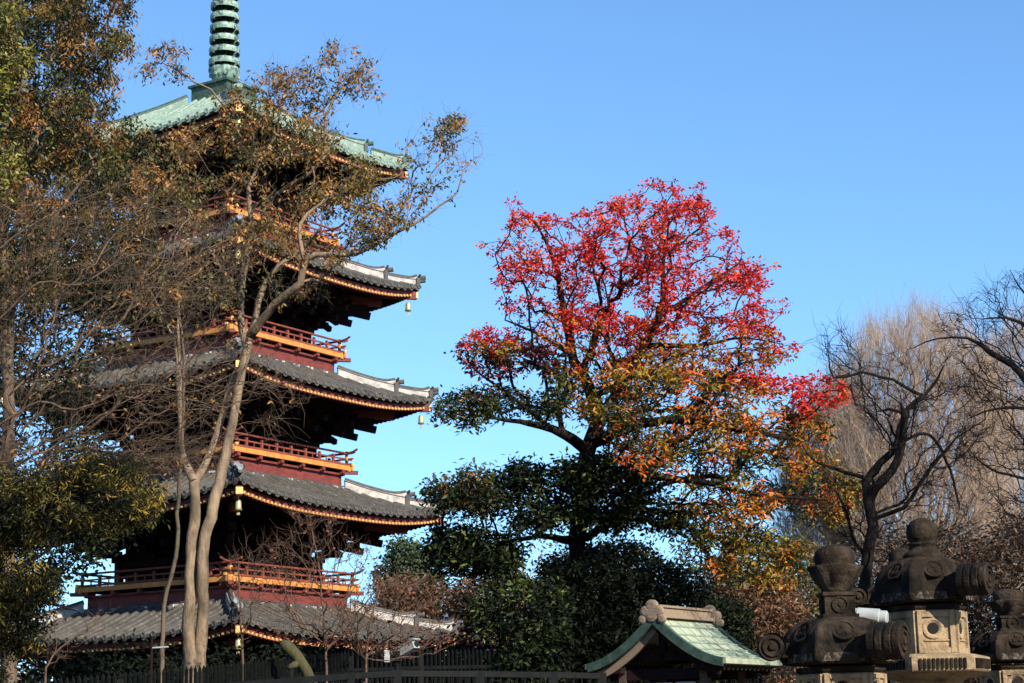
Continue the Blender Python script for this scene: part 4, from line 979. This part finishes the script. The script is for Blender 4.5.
# ================================================================== COPPER-ROOFED SHELTER
def shelter():
    D = 30; px = D and W(655, 640, D)
    al = R(34)                            # the ridge runs away from the viewer towards the right
    t = thing('shelter', 'small shelter with curved pale green copper gable roof beside the stone lanterns', 'shelter', (px[0]+.0, px[1], 0), -(math.pi/2-al)+math.pi/2)
    # local x = gable width axis after rotation below, local y = ridge axis
    t.rotation_euler = (0, 0, -al)
    zr = W(655, 616, D)[2]; ze = W(717, 662, D-1.0)[2]; hw, L = 1.20, 1.75
    n = 14; th = .075
    prof = []
    for i in range(n+1):
        u = i/n; prof.append((hw*u, zr-(zr-ze)*(1.55*u-.55*u*u*1.0)+.05*u**4))
    full = [(-x, z) for x, z in prof[::-1]]+prof[1:]
    top = MB(); V = []
    for y in (0, L):
        for x, z in full: V.append((x, y, z))
        for x, z in full: V.append((x, y, z-th))
    m = len(full)
    Fs = []
    for i in range(m-1):
        Fs += [(i, i+1, 2*m+i+1, 2*m+i), (m+i+1, m+i, 3*m+i, 3*m+i+1), (i+1, i, m+i, m+i+1), (2*m+i, 2*m+i+1, 3*m+i+1, 3*m+i)]
    Fs += [(0, 2*m, 3*m, m), (m-1, 2*m-1, 4*m-1, 3*m-1)]
    top.add(V, Fs); roof = top.build('roof', M['copperroof'], t)
    # horizontal lap seams and staggered upright seams
    se = MB()
    for side in (-1, 1):
        for i in range(2, n+1, 2):
            x, z = prof[i]; x0, z0_ = prof[i-1]
            se.beam((side*x, -.015, z+.012), (side*x, L+.015, z+.012), .022, .022)
            k = 0
            for j in range(6):
                y = L*(j+.5+(.5 if (i//2) % 2 else 0))/6
                if y < L and i > 1:
                    se.beam((side*prof[i-2][0], y, prof[i-2][1]+.004), (side*prof[i-1][0], y, prof[i-1][1]+.004), .008, .008)
                    se.beam((side*prof[i-1][0], y, prof[i-1][1]+.004), (side*x, y, z+.004), .008, .008)
    se.build('lap_seam', M['copper'], roof)
    # copper edge roll on the gable, ribbed
    for y in (-.03, L+.03):
        ge = MB()
        for a, b in zip(full[:-1], full[1:]):
            ge.beam((a[0], y, a[1]-.035), (b[0], y, b[1]-.035), .09, .13)
        ge.build('verge', M['copperdark'], roof)
    for side in (-1, 1):
        ge = MB(); ge.beam((side*(hw+.01), -.06, ze+.03), (side*(hw+.01), L+.06, ze+.03), .08, .08); ge.build('eave_roll', M['copperroof'], roof)
    # bargeboards, boards below the eaves
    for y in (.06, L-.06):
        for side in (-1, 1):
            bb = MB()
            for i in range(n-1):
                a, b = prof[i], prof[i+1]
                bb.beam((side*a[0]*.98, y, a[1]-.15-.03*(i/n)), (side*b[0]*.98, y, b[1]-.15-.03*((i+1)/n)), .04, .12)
            bb.build('bargeboard', M['barge'] if side < 0 else M['darkwood'], roof)  # lit side coloured pale, shaded side coloured dark
    # rafters under the eave
    for side in (-1, 1):
        r0_ = None
        for j in range(12):
            y = (L-.2)*j/11
            if r0_ is None:
                rf = MB(); rf.beam((side*.3, .1, zr-.42), (side*(hw-.06), .1, ze-.07), .04, .05); r0_ = rf.build('rafter', M['wood'], roof)
            else:
                c = r0_.copy(); scene.collection.objects.link(c); c.parent = roof; c.location = (0, y, 0)
    # ridge box with cloud-shaped ends
    rg = MB(); rg.box((0, L/2, zr+.07), (.13, L-.1, .15)); rg.box((0, L/2, zr+.155), (.19, L-.04, .035)); rg.box((0, L/2, zr+.005), (.24, L-.02, .05)); rg.build('ridge', M['barge'], roof)
    for y in (-.06, L+.06):
        en = MB()
        for cx, cz, r in ((0, .15, .10), (-.11, .07, .085), (.11, .07, .085), (-.17, -.05, .065), (.17, -.05, .065), (0, .03, .12)):
            en.lathe([(r*.6, -.01), (r, 0), (r, .07), (r*.6, .08)], 16, Matrix.Translation((cx, y+.04, zr+cz)) @ Matrix.Rotation(math.pi/2, 4, 'X'))
        en.build('ridge_end', M['barge'], roof, smooth=False)
    # frame
    fr = MB()
    for sx in (-1, 1):
        for y in (.25, L-.25): 
            q = MB(); q.box((sx*.72, y, (ze-.05)/2), (.13, .13, ze-.05)); q.build('post', M['wood'], t)
    fr.box((0, .25, ze-.12), (1.9, .11, .16)); fr.box((0, L-.25, ze-.12), (1.9, .11, .16)); fr.box((-.72, L/2, ze-.02), (.11, L-.1, .14)); fr.box((.72, L/2, ze-.02), (.11, L-.1, .14))
    fr.box((0, .25, zr-.42), (.1, .1, .5)); fr.box((0, L-.25, zr-.42), (.1, .1, .5)); fr.box((0, .25, zr-.62), (1.2, .1, .12)); fr.box((0, L-.25, zr-.62), (1.2, .1, .12))
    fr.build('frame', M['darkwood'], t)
    pn = MB(); pn.box((-.05, .27, ze-.75), (.34, .03, 1.0)); pn.box((.36, .27, ze-.75), (.34, .03, 1.0)); pn.build('panel', M['paper'], t)
    bk = MB(); bk.box((0, L-.2, (ze-.3)/2), (1.4, .04, ze-.3)); bk.build('back_wall', M['wood'], t)
shelter()

# ================================================================== STONE LANTERNS
def lantern(label, px, D, ys, rot, sc=1.0, boxneck=False, vol=(0, 1, 2, 3, 4, 5), light=True, turned=()):
    """ys: pixel rows of finial top, cap top, cap bottom, fire box bottom, ledge bottom"""
    zt, zc1, zc0, zb0, zl = [W(px, y, D)[2] for y in ys]
    c = W(px, (ys[1]+ys[2])/2, D)
    t = thing('stone_lantern', label, 'stone lantern', (c[0], c[1], 0), rot, 'weathered stone lanterns in a row')
    a0 = -math.pi/2-math.pi/6           # corner angles: -120 + 60 i ; a face looks along -Y
    hexf = lambda a: 1
    # --- cap: convex lobed hexagon
    Rb = .36*sc; hc = zc1-zc0; n = 72
    def capr(a):
        b = (a-a0) % (math.pi/3)-math.pi/6          # 0 mid-face
        return math.cos(math.pi/6)/math.cos(b)      # flat hexagon, 1 at corners
    prof = [(.78, -.05), (.95, -.04), (.99, -.01), (1.0, .05), (1.01, .16), (.99, .30), (.965, .46), (.91, .62), (.81, .77), (.65, .90), (.44, .98), (.2, 1.0)]
    vs_ = []; fs = []
    for r, z in prof:
        for i in range(n):
            a = 2*math.pi*i/n; b = (a-a0) % (math.pi/3); e = min(b, math.pi/3-b)       # angle to the nearest corner
            k = capr(a)**(1 if z < .5 else .6)
            lobe = .09*math.exp(-(e/.09)**2)-.03*math.exp(-((e-.15)/.03)**2)+.045*math.exp(-((e-.23)/.05)**2)-.04*math.exp(-((e-.33)/.035)**2)
            if z < 0: lobe *= .5
            rr = Rb*r*k*(1+lobe)
            vs_.append((rr*math.cos(a), rr*math.sin(a), zc0+hc*z))
    for j in range(len(prof)-1):
        for i in range(n): fs.append((j*n+i, j*n+(i+1) % n, (j+1)*n+(i+1) % n, (j+1)*n+i))
    fs += [tuple(range(n))[::-1], tuple((len(prof)-1)*n+i for i in range(n))]
    mb = MB(); mb.add(vs_, fs); cap = mb.build('cap', M['stone'], t, smooth=True)
    # raised lip with lichen along the foot of each face, round crest on each face
    for i in range(6):
        am = a0+math.pi/6+i*math.pi/3; ap = Rb*math.cos(math.pi/6); Rz = Matrix.Rotation(am+math.pi/2, 4, 'Z')
        lp = MB(); cr = MB(); rl_ = random.Random(i+int(px))
        for j in range(10):
            x = -.15*sc+.30*sc*(j+.5)/10
            lp.box(Rz @ Vector((x, -ap*.992, zc0+.03*sc)), (.30*sc/10, .02, (.05+.012*rl_.random())*sc), rz=am+math.pi/2)
        Mx = Rz @ Matrix.Translation((0, -.925*Rb*math.cos(math.pi/6), zc0+hc*.66)) @ Matrix.Rotation(R(58), 4, 'X')
        cr.lathe([(.075*sc, -.02), (.075*sc, .008), (.064*sc, .008), (.061*sc, .0), (.0, .0)], 20, Mx, closed=False)
        for q in range(3):
            aa = math.pi/2+q*2*math.pi/3
            cr.lathe([(.024*sc, 0), (.018*sc, .008), (0, .010)], 8, Mx @ Matrix.Translation((.03*sc*math.cos(aa), .03*sc*math.sin(aa), 0)), closed=False)
        lp.build('lip', M['stone_lichen'], cap); cr.build('crest', M['stone'], cap)
    # --- corner scrolls: a stone roll lying across each corner, spiral on both ends
    for i in vol:
        ac = a0+i*math.pi/3; vo = MB(); rr = .086*sc; wd = .20*sc
        if i in turned: rr *= 1.38; wd *= 1.12
        out = Vector((math.cos(ac), math.sin(ac), 0)); axis = Vector((-math.sin(ac), math.cos(ac), 0)); big = i in turned
        if big: axis = Vector((math.sin(R(58)-rot), -math.cos(R(58)-rot), 0))      # this roll has turned its spiral end to the viewer
        cen = out*(Rb*(1.46 if big else 1.24))+Vector((0, 0, zc0+hc*.38))
        Mx = Matrix.Translation(cen) @ axis.to_track_quat('Z', 'X').to_matrix().to_4x4()
        pr = [(0, -wd/2-.004), (.022*sc, -wd/2-.004), (.030*sc, -wd/2+.014), (.045*sc, -wd/2+.014), (.052*sc, -wd/2-.002), (.066*sc, -wd/2-.002), (.072*sc, -wd/2+.014), (.086*sc, -wd/2+.014), (.09*sc, -wd/2), (rr, -wd/2+.006),
              (rr, -wd*.30), (rr*.93, -wd*.26), (rr*1.02, -wd*.22), (rr*1.02, -wd*.06), (rr*.95, -wd*.03), (rr*.95, wd*.03), (rr*1.02, wd*.06), (rr*1.02, wd*.22), (rr*.93, wd*.26), (rr, wd*.30)]
        pr += [(a_, -b_) for a_, b_ in pr[:10][::-1]]
        vo.lathe(pr, 28, Mx, closed=False)
        # arm joining the roll to the cap's corner rib
        vo.beam(cen-out*.02-Vector((0, 0, rr*.35)), out*(Rb*.80)+Vector((0, 0, zc0+hc*.30)), wd*.8, rr*1.1)
        vo.build('scroll', M['stone'], cap, smooth=False)
    # --- finial
    fn = MB()
    if not boxneck:
        h = zt-zc1; q = .115*sc
        fn.lathe([(.15*sc, zc1-.03), (.155*sc, zc1+h*.04), (.13*sc, zc1+h*.12), (.10*sc, zc1+h*.2), (.095*sc, zc1+h*.28), (.11*sc, zc1+h*.31), (.11*sc, zc1+h*.34), (.085*sc, zc1+h*.37),
                  (.105*sc, zc1+h*.42), (q*1.0, zc1+h*.52), (q*1.04, zc1+h*.66), (q*.95, zc1+h*.8), (q*.7, zc1+h*.92), (q*.25, zc1+h)], 28)
        f = fn.build('finial', M['stone'], t, smooth=True)
    else:
        h = zt-zc1; b1 = zc1+h*.33
        fn.lathe([(.10*sc, b1), (.10*sc, b1+h*.05), (.13*sc, b1+h*.14), (.155*sc, b1+h*.25), (.178*sc, b1+h*.36), (.172*sc, b1+h*.375), (.128*sc, b1+h*.36), (.132*sc, b1+h*.42), (.138*sc, b1+h*.48), (.132*sc, b1+h*.56), (.105*sc, b1+h*.63), (.05*sc, b1+h*.67)], 48,
                 fr=lambda a, r, z: 1+(.07*math.cos(8*a)*(1 if b1+h*.05 < z < b1+h*.38 else .0)))
        f = fn.build('finial', M['stone'], t, smooth=True)
        bx = MB(); rz = math.pi/6*0
        bx.box((0, 0, zc1+h*.16), (.20*sc, .20*sc, h*.30)); bx.box((0, 0, zc1+h*.31), (.225*sc, .225*sc, h*.05)); bx.box((0, 0, zc1+.0), (.24*sc, .24*sc, h*.06))
        for s_ in (-1, 1):
            for ax in (0, 1):
                Mx = (Matrix.Rotation(ax*math.pi/2, 4, 'Z') @ Matrix.Translation((0, s_*.101*sc, zc1+h*.16)) @ Matrix.Rotation(s_*-math.pi/2, 4, 'X'))
                bx.lathe([(.055*sc, 0), (.055*sc, .012), (.044*sc, .012), (.040*sc, .003), (.015*sc, .003), (.012*sc, .012), (0, .012)], 18, Mx, closed=False)
        bx.build('neck_block', M['stone'], f).rotation_euler = (0, 0, R(5))
    # --- fire box, hexagonal, with a round window in the faces
    Rf = .285*sc; zf0, zf1 = zb0, zc0-.075
    bo = MB(); bo.lathe([(Rf, zf0), (Rf, zf1)], 6, ang0=a0)
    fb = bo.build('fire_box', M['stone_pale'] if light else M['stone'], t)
    co_ = MB(); co_.lathe([(Rf*.97, zf1), (Rf*1.04, zf1+.02), (Rf*1.04, zc0-.03)], 6, ang0=a0); co_.build('cap_shade_ring', M['stone'], fb)  # dark ring added to stand for the cap's shadow on the box
    ap = Rf*math.cos(math.pi/6)
    for i in range(6):
        fr = MB(); ho = MB()
        am = a0+math.pi/6+i*math.pi/3; Rz = Matrix.Rotation(am+math.pi/2, 4, 'Z'); hh = zf1-zf0; wf = Rf
        for dx in (-.42, .42): fr.box(Rz @ Vector((dx*wf, -ap-.006, zf0+hh/2)), (.12*wf, .026, hh-.01), rz=am+math.pi/2)
        for dz in (.07, .90): fr.box(Rz @ Vector((0, -ap-.005, zf0+hh*dz)), (.70*wf, .022, hh*.12), rz=am+math.pi/2)
        fr.box(Rz @ Vector((0, -ap-.004, zf0+hh*.30)), (.66*wf, .012, hh*.03), rz=am+math.pi/2)
        Mx = Rz @ Matrix.Translation((-.02, -ap, zf0+hh*.58)) @ Matrix.Rotation(math.pi/2, 4, 'X')
        fr.lathe([(.078*sc, -.005), (.078*sc, .012), (.060*sc, .012), (.045*sc, .0)], 24, Mx, closed=False)
        ho.lathe([(.043*sc, -.01), (.043*sc, .004), (0, .004)], 20, Mx, closed=False)
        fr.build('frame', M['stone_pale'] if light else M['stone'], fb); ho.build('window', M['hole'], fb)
    # --- ledge, shaft and base
    le = MB(); hl = zb0-zl
    le.lathe([(.34*sc, zl), (.44*sc, zl+hl*.25), (.45*sc, zl+hl*.30), (.45*sc, zl+hl*.85), (.42*sc, zl+hl*.9), (.34*sc, zl+hl)], 6, ang0=a0)
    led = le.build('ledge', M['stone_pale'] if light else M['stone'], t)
    for i in range(6):
        fl = MB()
        am = a0+math.pi/6+i*math.pi/3; Rz = Matrix.Rotation(am+math.pi/2, 4, 'Z')
        for j in range(11): fl.box(Rz @ Vector(((-.5+(j+.5)/11)*.36*sc, -.45*sc*math.cos(math.pi/6)-.004, zl+hl*.56)), (.018*sc, .02, hl*.42), rz=am+math.pi/2)
        fl.build('groove', M['stone'], led)
    sh = MB(); z9 = zl
    sh.lathe([(.19*sc, .45), (.17*sc, .6), (.165*sc, (z9+.5)/2-.05), (.19*sc, (z9+.5)/2-.03), (.19*sc, (z9+.5)/2+.03), (.165*sc, (z9+.5)/2+.05), (.17*sc, z9-.15), (.24*sc, z9-.02), (.3*sc, z9+.01)], 24)
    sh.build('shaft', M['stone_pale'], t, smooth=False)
    ba = MB(); ba.lathe([(.58*sc, 0), (.58*sc, .22), (.5*sc, .26), (.46*sc, .3), (.3*sc, .42), (.24*sc, .47)], 6, ang0=a0); ba.build('base', M['stone'], t)
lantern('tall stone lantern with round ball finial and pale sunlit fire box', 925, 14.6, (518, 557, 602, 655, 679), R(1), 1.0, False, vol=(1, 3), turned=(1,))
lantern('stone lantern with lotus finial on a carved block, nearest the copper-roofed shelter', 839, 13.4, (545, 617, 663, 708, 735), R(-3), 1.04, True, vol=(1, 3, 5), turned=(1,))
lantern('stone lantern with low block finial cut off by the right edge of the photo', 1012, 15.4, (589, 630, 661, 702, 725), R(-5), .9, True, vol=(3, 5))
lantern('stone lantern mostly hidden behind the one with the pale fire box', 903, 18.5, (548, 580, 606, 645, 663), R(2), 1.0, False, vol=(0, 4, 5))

# ---- white floodlight between the lanterns
p = W(871, 617, 13.9); t = thing('floodlight', 'white cylindrical lamp housing between the two front stone lanterns', 'floodlight', (p[0], p[1], 0))
Mc = Matrix.Translation((0, 0, p[2])) @ Matrix.Rotation(R(-20), 4, 'Z') @ Matrix.Rotation(R(96), 4, 'Y')
mb = MB(); mb.lathe([(.055, -.10), (.062, -.095), (.062, .06), (.052, .065), (.052, .11), (.04, .12)], 24, Mc); mb.build('housing', M['white'], t, smooth=False)
mb = MB(); mb.lathe([(.058, 0), (.05, .012)], 20, Mc @ Matrix.Translation((0, 0, -.11))); mb.build('cap_ring', M['white'], t)
mb = MB(); mb.tube([(0, .02, p[2]-.04), (0, .05, p[2]-.2), (0, .05, 0)], .022, 10); mb.box((0, .03, p[2]-.05), (.05, .05, .07)); mb.build('post', M['fence'], t)
